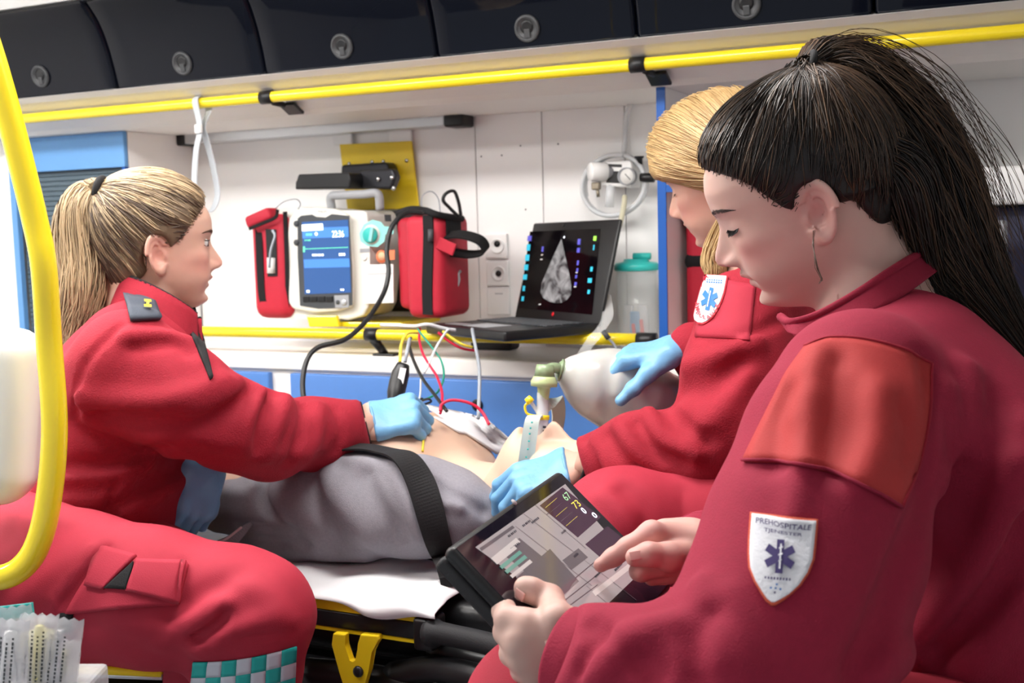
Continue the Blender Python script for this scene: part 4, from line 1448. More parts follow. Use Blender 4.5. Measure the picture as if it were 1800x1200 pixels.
    def tint(s, v):
        q = s.loc(v)
        x, y, z = q.T
        ay = np.abs(y)
        G = lambda v_, m, sg: np.exp(-((v_ - m) / sg) ** 2)
        lip = np.clip(1.6 * G(ay, 0, .0185) * (G(z, -.0615, .0044) + G(z, -.0740, .0050)) - .25, 0, 1) * (x > .06)
        ch = .42 * G(ay, .046, .022) * G(z, -.035, .022) * (x > 0)
        ear = .45 * np.exp(-(((x + .004) / .02) ** 2 + ((z + .019) / .03) ** 2)) * (ay > .068)
        nose = .30 * G(ay, 0, .016) * G(z, -.037, .012) * (x > .09)
        return np.clip(np.maximum.reduce([lip * .85, ch, ear, nose]), 0, 1)

    def mesh(s, neck=None, h=.002):
        f = s.f if neck is None else (lambda p: smin(s.f(p), neck(p), .018))
        c = s.wp([(-.11, -.085, -.15), (.135, .085, .135), (-.11, .085, -.15), (.135, -.085, -.15), (-.11, -.085, .135), (.135, .085, -.15), (-.11, .085, .135), (.135, -.085, .135)])
        v, q = nets(f, c.min(0), c.max(0), h)
        return v, q, s.tint(v)

    def lashes(s, parent, m, side, z0=-.0055, n=34, ln=.008, down=.5, upper=True):
        ps = []
        for t in np.linspace(-1, 1, n):
            y = .0315 + .0125 * t
            zl = z0 + .0015 * (t * t)
            base_ = s.surf(y * side, zl)
            d = np.array([.75 - .25 * abs(t), side * .55 * t, -down + .0])
            tip = base_ + d * ln * (1 - .3 * abs(t) + rng.uniform(-.1, .1))
            mid = (base_ + tip) / 2 + np.array([0, 0, -.0006])
            ps.append(np.stack([base_ - [0.0006, 0, 0], mid, tip]))
        w = np.stack([s.wp(p) for p in ps])
        strands('eyelashes', w, .00035, m, parent)

    def surf(s, y, z):
        xs = np.linspace(.03, .14, 220)
        d = s.skull(np.stack([xs, np.full(220, y), np.full(220, z)], 1))
        i = np.where(d < 0)[0]
        return np.array([xs[i[-1]] if len(i) else .09, y, z])

    def brows(s, parent, m, side, n=240):
        ps = []
        for _ in range(n):
            t = rng.uniform(0, 1)
            y = .011 + .037 * t
            z = .0165 + .006 * math.sin(t * 2.3) - .003 * t + rng.normal(0, .0017) * (1.25 - t)
            a = s.surf(y * side, z)
            b_ = s.surf((y + .006) * side, z + .002 - .004 * t)
            ps.append(np.stack([a, (a + b_) / 2 + [.0008, 0, 0], b_ + [.0003, 0, 0]]))
        strands('eyebrow', np.stack([s.wp(p) for p in ps]), .00035, m, parent)


# ------------------------------------------------------------------ manikin patient
pm = root('manikin', (-1.0, 1.72, .80), 'bare chested training manikin lying on the stretcher in an open grey hoodie', 'manikin')
HPx = nrm([.16, -.06, .985])
HPz = nrm([.97, -.12, -.16])
HP0 = P(909, 756, 1.83)
hp = Head(HP0 - HPx * .088 + nrm(HPz - HPx * (HPz @ HPx)) * .101, HPx, HPz, 1.0)
hc = hp.o
sh_c = np.array([-.93, 1.725, .895])
torso = uni([cone((-1.34, 1.75, .885), (-1.12, 1.745, .895), .082, .095, Y_, 1.6), cone((-1.12, 1.745, .895), (-1.0, 1.74, .902), .095, .096, Y_, 1.7), cone((-1.0, 1.74, .902), (-.93, 1.73, .888), .096, .068, Y_, 2.0)], .05)
torso = uni([torso, ell((-1.04, 1.66, .975), np.eye(3), (.08, .06, .032)), ell((-1.04, 1.83, .975), np.eye(3), (.08, .06, .032))], .03)
nb_ = hp.wp((-.025, 0, -.10))[0]
neckP = cone((-.955, 1.72, .895), nb_ + [0, 0, .0], .060, .050)
full = uni([torso, neckP], .03)
v1 = nets(full, (-1.46, 1.48, .76), (-.70, 1.98, 1.03), .005)
v2 = hp.mesh(neckP, .0025)
V, Q, T_ = merge([(v1[0], v1[1], None), (v2[0], v2[1], None)])
link('body', npmesh('body', V, Q), M['manikin'], pm)
pat = uni([full, hp.f], .01)
ring = []
for t in np.linspace(0, 2 * math.pi, 22):
    a = nrm(nb_ - np.array([-.955, 1.72, .895]))
    n1 = nrm(np.cross(a, Y_))
    n2 = np.cross(a, n1)
    ring.append(np.array([-.955, 1.72, .895]) * .55 + nb_ * .45 + (n1 * math.cos(t) + n2 * math.sin(t)) * .0555)
tube('neck_seam', ring, .0012, mat('seam_brown', (.45, .26, .16), .6), pm, n=2, seg=6)

hood = chain([(P(392, 890, 1.95), .044), (P(470, 892, 1.92), .056), (P(570, 884, 1.885), .074), (P(650, 884, 1.86), .080), (P(730, 890, 1.83), .078), (P(800, 900, 1.80), .060)], .03)
hood = uni([hood, chain([(P(758, 842, 1.86), .028), (P(800, 868, 1.82), .038), (P(862, 905, 1.80), .034)], .02), chain([(P(430, 958, 1.92), .018), (P(520, 962, 1.88), .022), (P(640, 962, 1.83), .022)], .02)], .018)
hood = folds(hood, [
    ([(468, 838), (460, 870), (480, 905), (520, 945)], -.012, .012), ([(480, 835), (476, 870), (500, 915)], .007, .010),
    ([(400, 862), (430, 868), (455, 850)], .006, .012), ([(580, 830), (600, 880), (650, 950)], .010, .018), ([(545, 835), (560, 890), (590, 945)], -.009, .014),
    ([(640, 840), (665, 890), (700, 945)], -.010, .014), ([(690, 820), (715, 870), (735, 940)], .010, .014),
    ([(420, 925), (470, 930), (540, 955)], -.008, .007), ([(420, 945), (470, 950), (530, 963)], -.006, .006), ([(600, 808), (660, 812), (710, 830)], .010, .012),
    ([(765, 850), (800, 870), (850, 900)], -.010, .008), ([(770, 880), (810, 890)], .008, .010)])
hood = wob(hood, .0020, 55, 3)
hd_ = blob('hoodie', hood, [P(392, 890, 1.95), P(800, 900, 1.80), P(862, 905, 1.80), P(650, 962, 1.83), P(758, 842, 1.86)], .10, .0045, M['hoodie'], pm)
# hoodie edge, zip flap
zf = ribbon('zip_flap', [P(318, 960, 1.85), P(352, 970, 1.84), P(395, 958, 1.84), P(425, 934, 1.85), P(445, 915, 1.87)], [.008, .024, .024, .014, .004], M['hoodie'], pm, thick=.004, wdir=nrm([0, .3, 1]))
tube('zip_tape', [P(325, 955, 1.835), P(352, 962, 1.82), P(392, 950, 1.82), P(425, 926, 1.83)], .0022, mat('pink_zip', (.62, .45, .48), .6), pm, n=6, seg=6)
tube('zip_pull', [P(329, 957, 1.83), P(331, 968, 1.83), P(334, 972, 1.83), P(331, 962, 1.83)], .0013, M['alu'], pm, n=4, seg=6)
# far side of the open hoodie with pale lining, and electrode pad
patl = uni([torso, cone((-1.25, 1.90, .87), (-.93, 1.90, .88), .045, .05)], .03)
patch('hoodie_lining', patl, quadgrid([(742, 714), (850, 738), (908, 788), (872, 800)], 26, 10), M['sheet'], pm, lift=.006, thick=.004)
pad = patch('electrode_pad', torso, quadgrid([(762, 735), (835, 742), (846, 768), (806, 762)], 14, 8), M['badge2'], pm, lift=.004, thick=.003)
patch('pad_mark', torso, quadgrid([(806, 751), (818, 752), (821, 756), (809, 755)], 4, 3), M['cordred'], pad, lift=.0048, thick=.0008)
yl = trace(full, [(731, 728), (741, 740), (746, 755), (744, 780), (743, 795)])
ylo = tube('chest_lead', yl + np.array([0, 0, .002]), .0022, M['cordyel'], None, n=6, seg=6)
tag(ylo, 'yellow electrode lead lying on the bare chest', 'cable')

# black restraint strap over hoodie
both = uni([full, hood], .02)
spx = catmull([(575, 800, 0), (612, 796, 0), (655, 797, 0), (695, 806, 0), (722, 826, 0), (742, 858, 0), (756, 900, 0), (768, 940, 0), (778, 966, 0)], 4)[:, :2]
sp = trace(both, spx)
sn = grad(both, sp, .012)
for _ in range(6):
    sp[1:-1] = (sp[:-2] + 2 * sp[1:-1] + sp[2:]) / 4
    sn[1:-1] = (sn[:-2] + 2 * sn[1:-1] + sn[2:]) / 4
sp = sp + sn * (np.maximum(0, .004 - both(sp)) + .006)[:, None]
for _ in range(2):
    sp[1:-1] = (sp[:-2] + 2 * sp[1:-1] + sp[2:]) / 4
dirs = np.gradient(sp, axis=0)
wd = np.cross(dirs, sn)
wd /= np.linalg.norm(wd, axis=1)[:, None]
spp = np.vstack([sp, [P(788, 995, 1.70), P(796, 1030, 1.70)]])
wd = np.vstack([wd, wd[-1:], wd[-1:]])
bs = ribbon('restraint_strap', spp, [.036, .040, .044, .045, .045, .044, .040, .034], M['blackcloth'], None, thick=.003, n=2, wdir=wd)
tag(bs, 'wide black restraint strap across the grey hoodie on the stretcher', 'strap')

# laryngeal tube, strap, bag valve mask
LTD = 1.80
lt_ = root('airway_tube', P(952, 790, LTD), 'clear airway tube with yellow cap and mint strap in the manikin mouth', 'airway tube')
tube('tube', [P(948, 800, LTD), P(953, 745, LTD), P(954, 690, LTD)], [.0105, .010, .009], M['tubing'], lt_, n=4, seg=14)
tube('yellow_collar', [P(953, 737, LTD), P(953.3, 729, LTD)], .0115, M['yellow'], lt_, n=2, seg=14)
dashes('tube_print', P(957, 765, LTD - .0125), Uv, -Rv, .034, .005, M['ink'], lt_)
wire('pilot_line', [(950, 732, LTD), (940, 716, LTD), (933, 706, LTD)], .0032, M['tubing'], lt_)
tube('pilot_cap', [P(934, 707, LTD - .003), P(926, 698, LTD - .003)], [.0065, .0065, .005], M['yellow'], lt_, n=2, seg=10)
wire('cap_loop', [(930, 706, LTD), (923, 714, LTD), (926, 726, LTD), (936, 730, LTD), (948, 731, LTD)], .0022, M['yellow'], lt_)
ms = ribbon('neck_strap', [P(922, 830, 1.77), P(926, 800, 1.765), P(931, 765, 1.765), P(936, 738, 1.77), (P(944, 731, 1.785)), P(951, 738, 1.80)], [.024, .024, .024, .022, .018, .010], M['mint'], lt_, thick=.0025, n=6, wdir=Rv)
ms2 = ribbon('neck_strap', [P(958, 715, 1.80), P(968, 704, 1.81), P(978, 705, 1.83), P(982, 730, 1.845), P(976, 768, 1.85), P(968, 790, 1.85)], [.020, .024, .027, .027, .024, .02], M['mint'], lt_, thick=.0025, n=6, wdir=nrm(Rv + Fv * .8))
for (x, y, d) in ((935, 742, 1.762), (932.5, 752, 1.761), (931, 762, 1.761), (930, 775, 1.761), (928, 789, 1.761), (925, 803, 1.761)):
    lathe('strap_hole', P(x, y, d), -Fv, [(.0016, 0), (.0016, .0012)], M['teal'], ms, seg=8)
bv = root('resuscitator_bag', P(1090, 700, 1.86), 'frosted resuscitation bag with smoky green valve held above the manikin', 'resuscitator')
bag = uni([cone(P(1004, 655, 1.83), P(1045, 672, 1.84), .020, .050), cone(P(1045, 672, 1.84), P(1100, 690, 1.86), .050, .064), cone(P(1100, 690, 1.86), P(1180, 708, 1.90), .064, .046)], .03)
bagd = folds(bag, [([(1158, 640), (1148, 670), (1140, 700)], -.012, .02), ([(1075, 640), (1065, 680), (1070, 730)], -.003, .012), ([(1092, 640), (1085, 690)], .003, .01)])
blob('bag', bagd, [P(1004, 655, 1.83), P(1180, 708, 1.90), P(1100, 690, 1.86)], .08, .004, M['silicone'], bv)
axn = nrm(P(1004, 655, 1.83) - P(985, 650, 1.83))
tube('bag_neck', [P(981, 648, 1.825), P(990, 651, 1.827), P(1004, 656, 1.83)], [.012, .017, .015, .018, .019], M['olive'], bv, n=6, seg=18)
for x, y in ((986, 650), (993, 652)):
    tube('neck_ring', [P(x - 2, y, 1.827), P(x + 2, y + 1, 1.827)], .0185, M['olive'], bv, n=2, seg=18)
vdir = nrm(P(957, 640, LTD) - P(954, 700, LTD))
vb = P(955, 700, LTD)
px_ = LTD / 2000
lathe('valve_body', vb, vdir, [(.0085, -.002), (.0095, .006), (.0105, .017), (.012, .018), (.021, .019), (.0215, .026), (.019, .031), (.0175, .034), (.014, .036), (.0125, .052), (.010, .053)], M['olive2'], bv, seg=24)
lathe('valve_cap', vb + vdir * .0345, vdir, [(.0165, 0), (.0135, .019), (.010, .0195), (.010, .012)], M['olive'], bv, seg=24)
tube('valve_elbow', [P(962, 649, 1.803), P(974, 646, 1.81), P(984, 649, 1.822)], .0085, M['olive'], bv, n=5, seg=12)
wire('oxygen_line', [(1066, 750, 1.90), (1056, 764, 1.90), (1046, 776, 1.92)], .0022, M['cordblk'], bv)

# ================================================================== TABLET
T0, T1 = P(790, 959, 1.01), P(984, 824, 1.245)
tux = T1 - T0
TW = np.linalg.norm(tux)
tux /= TW
tv_ = P(1192, 1018, 1.225) - T1
tuy = -(tv_ - tux * (tv_ @ tux))
TH = np.linalg.norm(tuy)
tuy /= TH
tun = np.cross(tux, tuy)
if tun @ (CAM - T0) < 0:
    tun = -tun


def ontab(x, y, lift=0.0):
    r = ray(x, y)
    return CAM + r * (((T0 - CAM) @ tun) / (r @ tun)) + tun * lift


TC = T0 + tux * TW / 2 - tuy * TH / 2
tb = root('tablet_computer', TC - tun * .03, 'black convertible tablet with a grey form on screen held by the dark haired person', 'tablet')
tbody = obox('body', TC - tun * .0075, (tux, tuy, tun), (TW / 2, TH / 2, .0072), M['black'], tb, bev=.006, seg=3)
obox('keyboard_half', TC - tun * .023, (tux, tuy, tun), (TW / 2 - .002, TH / 2 - .001, .0072), M['blackm'], tb, bev=.005, seg=3)
obox('glass', TC - tun * .0003, (tux, tuy, tun), (TW / 2 - .005, TH / 2 - .005, .0005), M['tabglass'], tb, bev=.0003)
obox('hinge_bar', TC - tuy * (TH / 2 + .006) - tun * .012, (tux, tuy, tun), (TW / 2 - .03, .007, .010), M['black'], tb, bev=.004, seg=3)
for u in (-.32, .02, .33):
    tube('hinge_pin', [TC + tux * TW * (u - .06) - tuy * (TH / 2 + .010) - tun * .003, TC + tux * TW * (u + .06) - tuy * (TH / 2 + .010) - tun * .003], .0045, M['dgrey'], tb, n=2, seg=10)


def tp(name, pts, m, parent, lift):
    return prism(name, [ontab(x, y, lift) for x, y in pts], tun * .00012, m, parent)


pg = tp('form_page', [(835, 962), (993, 851), (1126, 1006), (1036, 1092), (985, 1070)], M['tabscr'], tb, .0004)
Lf = .0006
tp('vitals_pane', [(948, 889), (988, 857), (1056, 909), (1015, 945)], M['tabdk'], pg, Lf)
tp('list_pane', [(1028, 957), (1067, 925), (1100, 951), (1058, 983)], M['tabdk'], pg, Lf)
tp('photo_pane', [(906, 1016), (966, 965), (1017, 1022), (977, 1058)], M['tabgr'], pg, Lf)
tp('photo_pane', [(880, 972), (912, 946), (966, 990), (936, 1016)], M['tabgr'], pg, Lf * 1.15)
tp('header_row', [(842, 964), (900, 924), (904, 928), (846, 969)], M['tabgr'], pg, Lf)
tp('form_field', [(862, 982), (906, 946), (914, 953), (868, 988)], M['tablt'], pg, Lf * 1.3)
for k in range(4):
    tp('form_row', [(868 + k * 9, 988 + k * 8), (903 + k * 9, 960 + k * 8), (908 + k * 9, 965 + k * 8), (873 + k * 9, 993 + k * 8)], M['tabteal'] if k in (1, 2) else M['tablt'], pg, Lf * 1.5)
tp('form_field', [(988, 985), (1016, 964), (1033, 980), (1004, 1002)], M['tabgr'], pg, Lf)
tp('form_field', [(1040, 1040), (1112, 985), (1118, 992), (1046, 1048)], M['tablt'], pg, Lf)
for a, b in (((918, 902), (1118, 1055)), ((1006, 1020), (1060, 975)), ((940, 888), (1030, 965)), ((1000, 1065), (1050, 1028)), ((960, 905), (1000, 878)), ((905, 925), (1040, 1030)), ((1030, 1030), (1080, 1072)), ((984, 1062), (1098, 972))):
    A, B_ = ontab(*a, .0007), ontab(*b, .0007)
    w_ = nrm(np.cross(B_ - A, tun)) * .0004
    pydata('rule_line', [A - w_, A + w_, B_ + w_, B_ - w_], [(0, 1, 2, 3)], M['tabline'], pg)
for k in range(5):
    a, b = (958 + k * 9, 893 + k * 8), (978 + k * 9, 876 + k * 8)
    A, B_ = ontab(*a, .0009), ontab(*b, .0009)
    w_ = nrm(np.cross(B_ - A, tun)) * .00012
    pydata('trace_line', [A - w_, A + w_, B_ + w_, B_ - w_], [(0, 1, 2, 3)], M['tabgr'] if k % 2 else M['tabyel'], pg)
for s_, x, y, w_, h_, mm in (('67', 995, 873, .015, .0085, 'tabgrn'), ('73', 1012, 887, .015, .0085, 'tabyel'), ('0', 1025, 898, .006, .008, 'lcdw'), ('0', 1044, 906, .007, .007, 'lcdw'), ('080', 1046, 1084, .020, .009, 'ink')):
    text('screen_text', s_, ontab(x, y, .0010), tux, tuy, w_, h_, M[mm], pg)
for x, y, w_ in ((1086, 997, .022), (990, 935, .012), (1012, 976, .012), (900, 938, .02), (925, 920, .02), (940, 915, .018), (1050, 1010, .016), (905, 960, .02)):
    dashes('screen_text', ontab(x, y, .0010), tux, tuy, w_, .0022, M['ink'], pg)
lathe('webcam', ontab(903, 883, .0004), tun, [(.0035, 0), (.0035, .0006)], M['grey'], tb, seg=14)

# ================================================================== FOREGROUND LEFT
pts = [(-130, -420, 1.36), (-90, -170, 1.37), (-42, 10, 1.38), (-8, 120, 1.39), (28, 250, 1.40), (62, 390, 1.41), (77, 470, 1.41), (86, 600, 1.42), (95, 720, 1.42), (94, 800, 1.42), (85, 880, 1.42), (72, 940, 1.42), (50, 985, 1.42), (12, 1012, 1.42), (-60, 1022, 1.43), (-120, 1040, 1.44), (-150, 1090, 1.45), (-160, 1250, 1.48), (-165, 1600, 1.55)]
po = tube('handrail', [P(*q) for q in pts], .0158, M['yellow'], None, n=6, seg=20)
tag(po, 'bent yellow handrail beside the white seat back', 'handrail')
sb = uni([rbox(P(8, 730, 1.49), (nrm(Rv + Fv * .25 - Uv * .06), nrm(Fv - Rv * .25), Uv), (.045, .055, .115), .04)], .01)
se = root('attendant_seat', P(200, 1260, 1.62), 'attendant seat with white moulded back and dark base under the fair haired person', 'seat')
blob('seat_back', sb, [P(8, 730, 1.49)], .24, .006, M['wplastic'], se)
tube('back_post', [P(-25, 850, 1.46), P(-60, 1000, 1.455), P(-110, 1230, 1.50)], .018, M['black'], se, n=4, seg=10)
c0 = P(120, 1215, 1.62) + np.array([-.13, .05, -.065])
obox('cushion', c0, (X_, Y_, Z_), (.17, .13, .035), M['vinyl'], se, bev=.02, seg=3)
obox('seat_base', c0 - [0, 0, .17], (X_, Y_, Z_), (.13, .11, .13), M['black'], se, bev=.01)
box('seat_column', c0 + [-.08, -.08, -(c0[2] - ZFL)], c0 + [.08, .08, -.29], M['black'], se)
tube('yellow_trim', [P(60, 1172, 1.46), P(285, 1182, 1.46)], .006, M['yellow2'], se, n=2, seg=8)
tube('alu_trim', [P(60, 1182, 1.46), P(285, 1190, 1.46)], .004, M['alu'], se, n=2, seg=8)

# wrapped disposables in the foreground
bx = root('supply_box', P(30, 1260, .98), 'open clear box holding wrapped disposables in the foreground', 'box')
obox('box_shell', P(40, 1300, 1.0), (Rv, nrm(np.cross(Z_, Rv)), Z_), (.065, .04, .055), M['film'], bx, bev=.004)
obox('box_stand', P(40, 1300, 1.0) - [0, 0, .055 + (P(40, 1300, 1.0)[2] - .055 - ZFL) / 2], (Rv, nrm(np.cross(Z_, Rv)), Z_), (.04, .03, (P(40, 1300, 1.0)[2] - .055 - ZFL) / 2), M['black'], bx)


def pouch(cx, cy, d, w, h, rot, m, lab, pr=True, cap=None):
    c = P(cx, cy, d)
    up_ = nrm(Uv * math.cos(rot) + Rv * math.sin(rot))
    rt = nrm(Rv * math.cos(rot) - Uv * math.sin(rot))
    nn = np.cross(rt, up_)
    nu_, nv_ = 10, 18
    V = []
    sd = rng.uniform(0, 6)
    for side in (1, -1):
        for j in range(nv_):
            for i in range(nu_):
                a, b = i / (nu_ - 1) * 2 - 1, j / (nv_ - 1) * 2 - 1
                bul = .006 * (1 - a ** 4) * (1 - b ** 8) + .0012 * math.sin(a * 9 + b * 5 + sd) * math.sin(b * 14 + sd)
                jag = .0012 * (1 if i % 2 else -1) if j in (0, nv_ - 1) else 0
                V.append(c + rt * a * w / 2 + up_ * (b * h / 2 + jag) + nn * (side * bul + .002 * math.sin(b * 4 + sd)))
    N = nu_ * nv_
    Q = []
    for j in range(nv_ - 1):
        for i in range(nu_ - 1):
            x = j * nu_ + i
            Q += [(x, x + 1, x + nu_ + 1, x + nu_), (N + x, N + x + nu_, N + x + nu_ + 1, N + x + 1)]
    r_ = root('wrapped_syringe', c - up_ * h / 2, lab, 'packaging', 'wrapped disposables in the clear box')
    link('wrapper', npmesh('wrapper', V, np.array(Q)), M['film'], r_)
    tube('content', [c - up_ * h * .4 + nn * 0, c + up_ * h * .38], .004, m, r_, n=2, seg=8)
    if pr:
        for k in range(4):
            dashes('wrapper_print', c + nn * .0085 * (1 if nn @ (CAM - c) > 0 else -1) + rt * w * .14 * (k - 1.5) + up_ * h * .05 * (k % 2), -up_, rt, h * .6, .0017, M['dgrey'], r_, n=15)
    if cap:
        obox('wrapper_tab', c + up_ * (h / 2 - .005), (rt, up_, nn), (w / 2, .006, .0012), M[cap], r_)


pouch(28, 1150, 1.00, .040, .085, -.12, M['wplastic'], 'wrapped syringe with a teal tab at the top', cap='teal')
pouch(66, 1165, .985, .034, .085, .05, M['paley'], 'wrapped syringe with pale yellow plunger')
pouch(10, 1180, .97, .036, .09, .08, M['wplastic'], 'wrapped syringe at the outer corner of the clear box')
pouch(98, 1172, .99, .040, .085, .10, M['alu'], 'wrapped silvery needle pack beside the yellow capped syringe')
pouch(108, 1195, 1.0, .030, .07, .05, M['paley'], 'wrapped yellow tube at the inner corner of the clear box')
yc = lathe('yellow_cap', P(70, 1125, 1.02), nrm(Uv), [(.018, -.02), (.019, -.002), (.016, .006), (.006, .010)], M['paley'], None, seg=18)
tag(yc, 'pale yellow plastic cap among the wrapped syringes', 'cap')

# ================================================================== PEOPLE
class Hand:
    """x: wrist to fingers, y: towards the thumb, z: back of the hand"""
    LEN = [(.043, .026, .020), (.047, .029, .021), (.043, .027, .020), (.034, .020, .018)]
    MCP = [(.088, .029), (.092, .0095), (.087, -.0105), (.078, -.0285)]

    def __init__(s, wrist, fwd, back, right, size=1.0, curl=((20, 30, 20),) * 4, thumb=((.55, .75, -.35), (.75, .55, -.35), (.85, .4, -.3)), splay=4, fat=1.0, spl=None):
        s.o = np.asarray(wrist, float)
        s.x = nrm(fwd)
        s.z = nrm(np.asarray(back, float) - s.x * (np.asarray(back, float) @ s.x))
        s.y = np.cross(s.z, s.x) * (1 if right else -1)
        s.k = size
        L = []
        W = lambda l: s.o + s.k * (s.x * l[0] + s.y * l[1] + s.z * l[2])
        s.W = W
        k = size
        fs = [rbox(W((.048, .001, 0)), (s.x, s.y, s.z), (.046 * k, .039 * k, .0135 * k), .013 * k)]
        palm = uni([fs[0], cone(W((-.07, -.002, 0)), W((.015, -.001, 0)), .027 * k * fat, .027 * k, s.z, .74)], .02)
        s.pts = [W((-.07, 0, 0)), W((.05, .04, .015)), W((.05, -.04, -.015))]
        fing = []
        s.tips = []
        for i in range(4):
            b = np.array([s.MCP[i][0], s.MCP[i][1], .002])
            sp_ = math.radians((1.5 - i) * splay if spl is None else spl[i])
            a = 0
            pts = [b - [.012, 0, .001], b]
            for j in range(3):
                a += math.radians(curl[i][j])
                b = b + s.LEN[i][j] * np.array([math.cos(a) * math.cos(sp_), math.cos(a) * math.sin(sp_), -math.sin(a)])
                pts.append(b)
            rs = np.array([.0105, .0100, .0088, .0080, .0066]) * (1 if i < 3 else .88) * fat * k
            pw = [W(q) for q in pts]
            s.pts += pw
            s.tips.append((pw[-2], pw[-1]))
            fing.append(chain(list(zip(pw, rs)), .004))
        b = np.array([.018, .026, -.006])
        pts = [b]
        for d, l in zip(thumb, (.044, .033, .026)):
            b = b + nrm(d) * l
            pts.append(b)
        pw = [W(q) for q in pts]
        s.pts += pw
        s.thumb = pw
        th = chain(list(zip(pw, np.array([.0165, .0120, .0100, .0078]) * fat * k)), .008)
        s.f = uni([palm, th], .014)
        d0 = s.f

        def f(p):
            d = d0(p)
            e = fing[0](p)
            for g in fing[1:]:
                e = smin(e, g(p), .0025)
            return smin(d, e, .008)
        s.f = f

    def mesh(s, f=None, h=.002):
        f = f or s.f
        p = np.array(s.pts)
        return nets(f, p.min(0) - .03, p.max(0) + .03, h)


def cap_hair(head, hx_z, hx_x, th, lim=-.085, ear=True):
    """hair shell on a head, thinning towards a hairline x < hx(z), leaving the ears free"""
    def f(p):
        q = head.loc(p)
        hx = np.interp(q[:, 2], hx_z, hx_x)
        t = th(q) if callable(th) else th
        edge = np.clip((hx - q[:, 0]) / .035, 0, 1)
        base_ = head.skull(q) - t * (.12 + .88 * edge ** .6)
        d = smax(base_, smax((q[:, 0] - hx) * .7, (lim - q[:, 2]), .006), .004)
        if ear:
            e = np.sqrt(((q[:, 0] + .004) / .024) ** 2 + ((np.abs(q[:, 1]) - .078) / .026) ** 2 + ((q[:, 2] + .022) / .034) ** 2)
            d = smax(d, (1 - e) * .024, .004)
        return d * head.s
    return f


def project(f, p, it=6, lift=0.0):
    sh_ = p.shape
    p = p.reshape(-1, 3).copy()
    for _ in range(it):
        d = f(p) - lift
        p -= (d * .8)[:, None] * grad(f, p, .002)
    return p.reshape(sh_)


def combed(name, f, starts, ends, m, parent, r=.0007, k=9, lift=(.0005, .003), jit=.002, tint=None, bulge=.02):
    n = len(starts)
    t = np.linspace(0, 1, k)[None, :, None]
    p = starts[:, None] * (1 - t) + ends[:, None] * t
    lf = rng.uniform(lift[0], lift[1], n)
    p = p + rng.normal(0, jit, (n, 1, 3)) * np.sin(t * math.pi)
    q = p.reshape(-1, 3)
    L_ = np.repeat(lf, k)
    for _ in range(7):
        d = f(q) - L_
        q = q - (np.minimum(d, .02) * .8)[:, None] * grad(f, q, .002)
    q = q.reshape(n, k, 3)
    q[:, -1] = ends * .8 + q[:, -1] * .2
    q = .25 * np.concatenate([q[:, :1], q[:, :-1]], 1) + .5 * q + .25 * np.concatenate([q[:, 1:], q[:, -1:]], 1)
    return strands(name, q, rng.uniform(.6, 1.3, n) * r, m, parent, tint, taper=False)


def tail(name, path, rad, n, m, parent, r=.0008, k=24, wave=.004, spread=1.0, tint=None, flat=None):
    c = catmull(path, 8)
    s_ = np.linspace(0, 1, k)
    ci = np.stack([np.interp(s_, np.linspace(0, 1, len(c)), c[:, j]) for j in range(3)], 1)
    R_ = np.interp(s_, np.linspace(0, 1, len(rad)), rad)
    T, N, B = frames(ci)
    out = np.zeros((n, k, 3))
    for i in range(n):
        a = rng.uniform(0, 2 * math.pi)
        q = math.sqrt(rng.uniform(0, 1)) * spread
        ph = rng.uniform(0, 6.28)
        fq = rng.uniform(5, 11)
        st_ = s_ * rng.uniform(.72, 1.0)
        cc = np.stack([np.interp(st_, s_, ci[:, j]) for j in range(3)], 1)
        rr_ = np.interp(st_, s_, R_)
        Nn = np.stack([np.interp(st_, s_, N[:, j]) for j in range(3)], 1)
        Bb = np.stack([np.interp(st_, s_, B[:, j]) for j in range(3)], 1)
        w = wave * np.minimum(1, s_ * 3)
        out[i] = cc + (rr_ * q * math.cos(a) + w * np.sin(s_ * fq + ph))[:, None] * Nn + (rr_ * q * math.sin(a) * (flat or 1) + w * np.cos(s_ * fq * .8 + ph))[:, None] * Bb
    return strands(name, out, rng.uniform(.6, 1.4, n) * r, m, parent, tint)


def sampl(f, head, n, box_=((-.13, .13), (-.1, .1), (-.1, .14)), cond=None):
    out = []
    while len(out) < n:
        q = np.stack([rng.uniform(a, b, 4000) for a, b in box_], 1)
        p = head.wp(q)
        ok = np.abs(f(p)) < .006
        p = project(f, p[ok], 4)
        if cond is not None:
            p = p[cond(head.loc(p))]
        out += list(p)
    return np.array(out[:n])


def edge_starts(head, hz, hx, n, zr=(-.03, .075), out=.004):
    """points on the skin just outside the hairline, both sides"""
    o = []
    while len(o) < n:
        z = rng.uniform(zr[0], zr[1], 3000)
        x = np.interp(z, hz, hx) + rng.uniform(-.006, out, 3000)
        y = rng.uniform(-.085, .085, 3000)
        q = np.stack([x, y, z], 1)
        d = head.skull(q)
        k = np.abs(d) < .004
        q = q[k & ~((np.abs(q[:, 0] + .004) < .022) & (np.abs(q[:, 2] + .022) < .028))]
        o += list(head.wp(q) if len(q) else [])
    return np.array(o[:n])


def shield(f, rows, nu):
    """rows: list of (xl, yl, xr, yr) pixel ends of each line of the badge"""
    R0 = np.array(rows, float)
    tt = np.linspace(0, len(R0) - 1, 3 * (len(R0) - 1) + 1)
    rows = np.stack([np.interp(tt, range(len(R0)), R0[:, k]) for k in range(4)], 1)
    g = np.zeros((len(rows), nu, 2))
    for j, (a, b, c, d) in enumerate(rows):
        u = np.linspace(0, 1, nu)
        g[j, :, 0] = a + (c - a) * u
        g[j, :, 1] = b + (d - b) * u
    return g


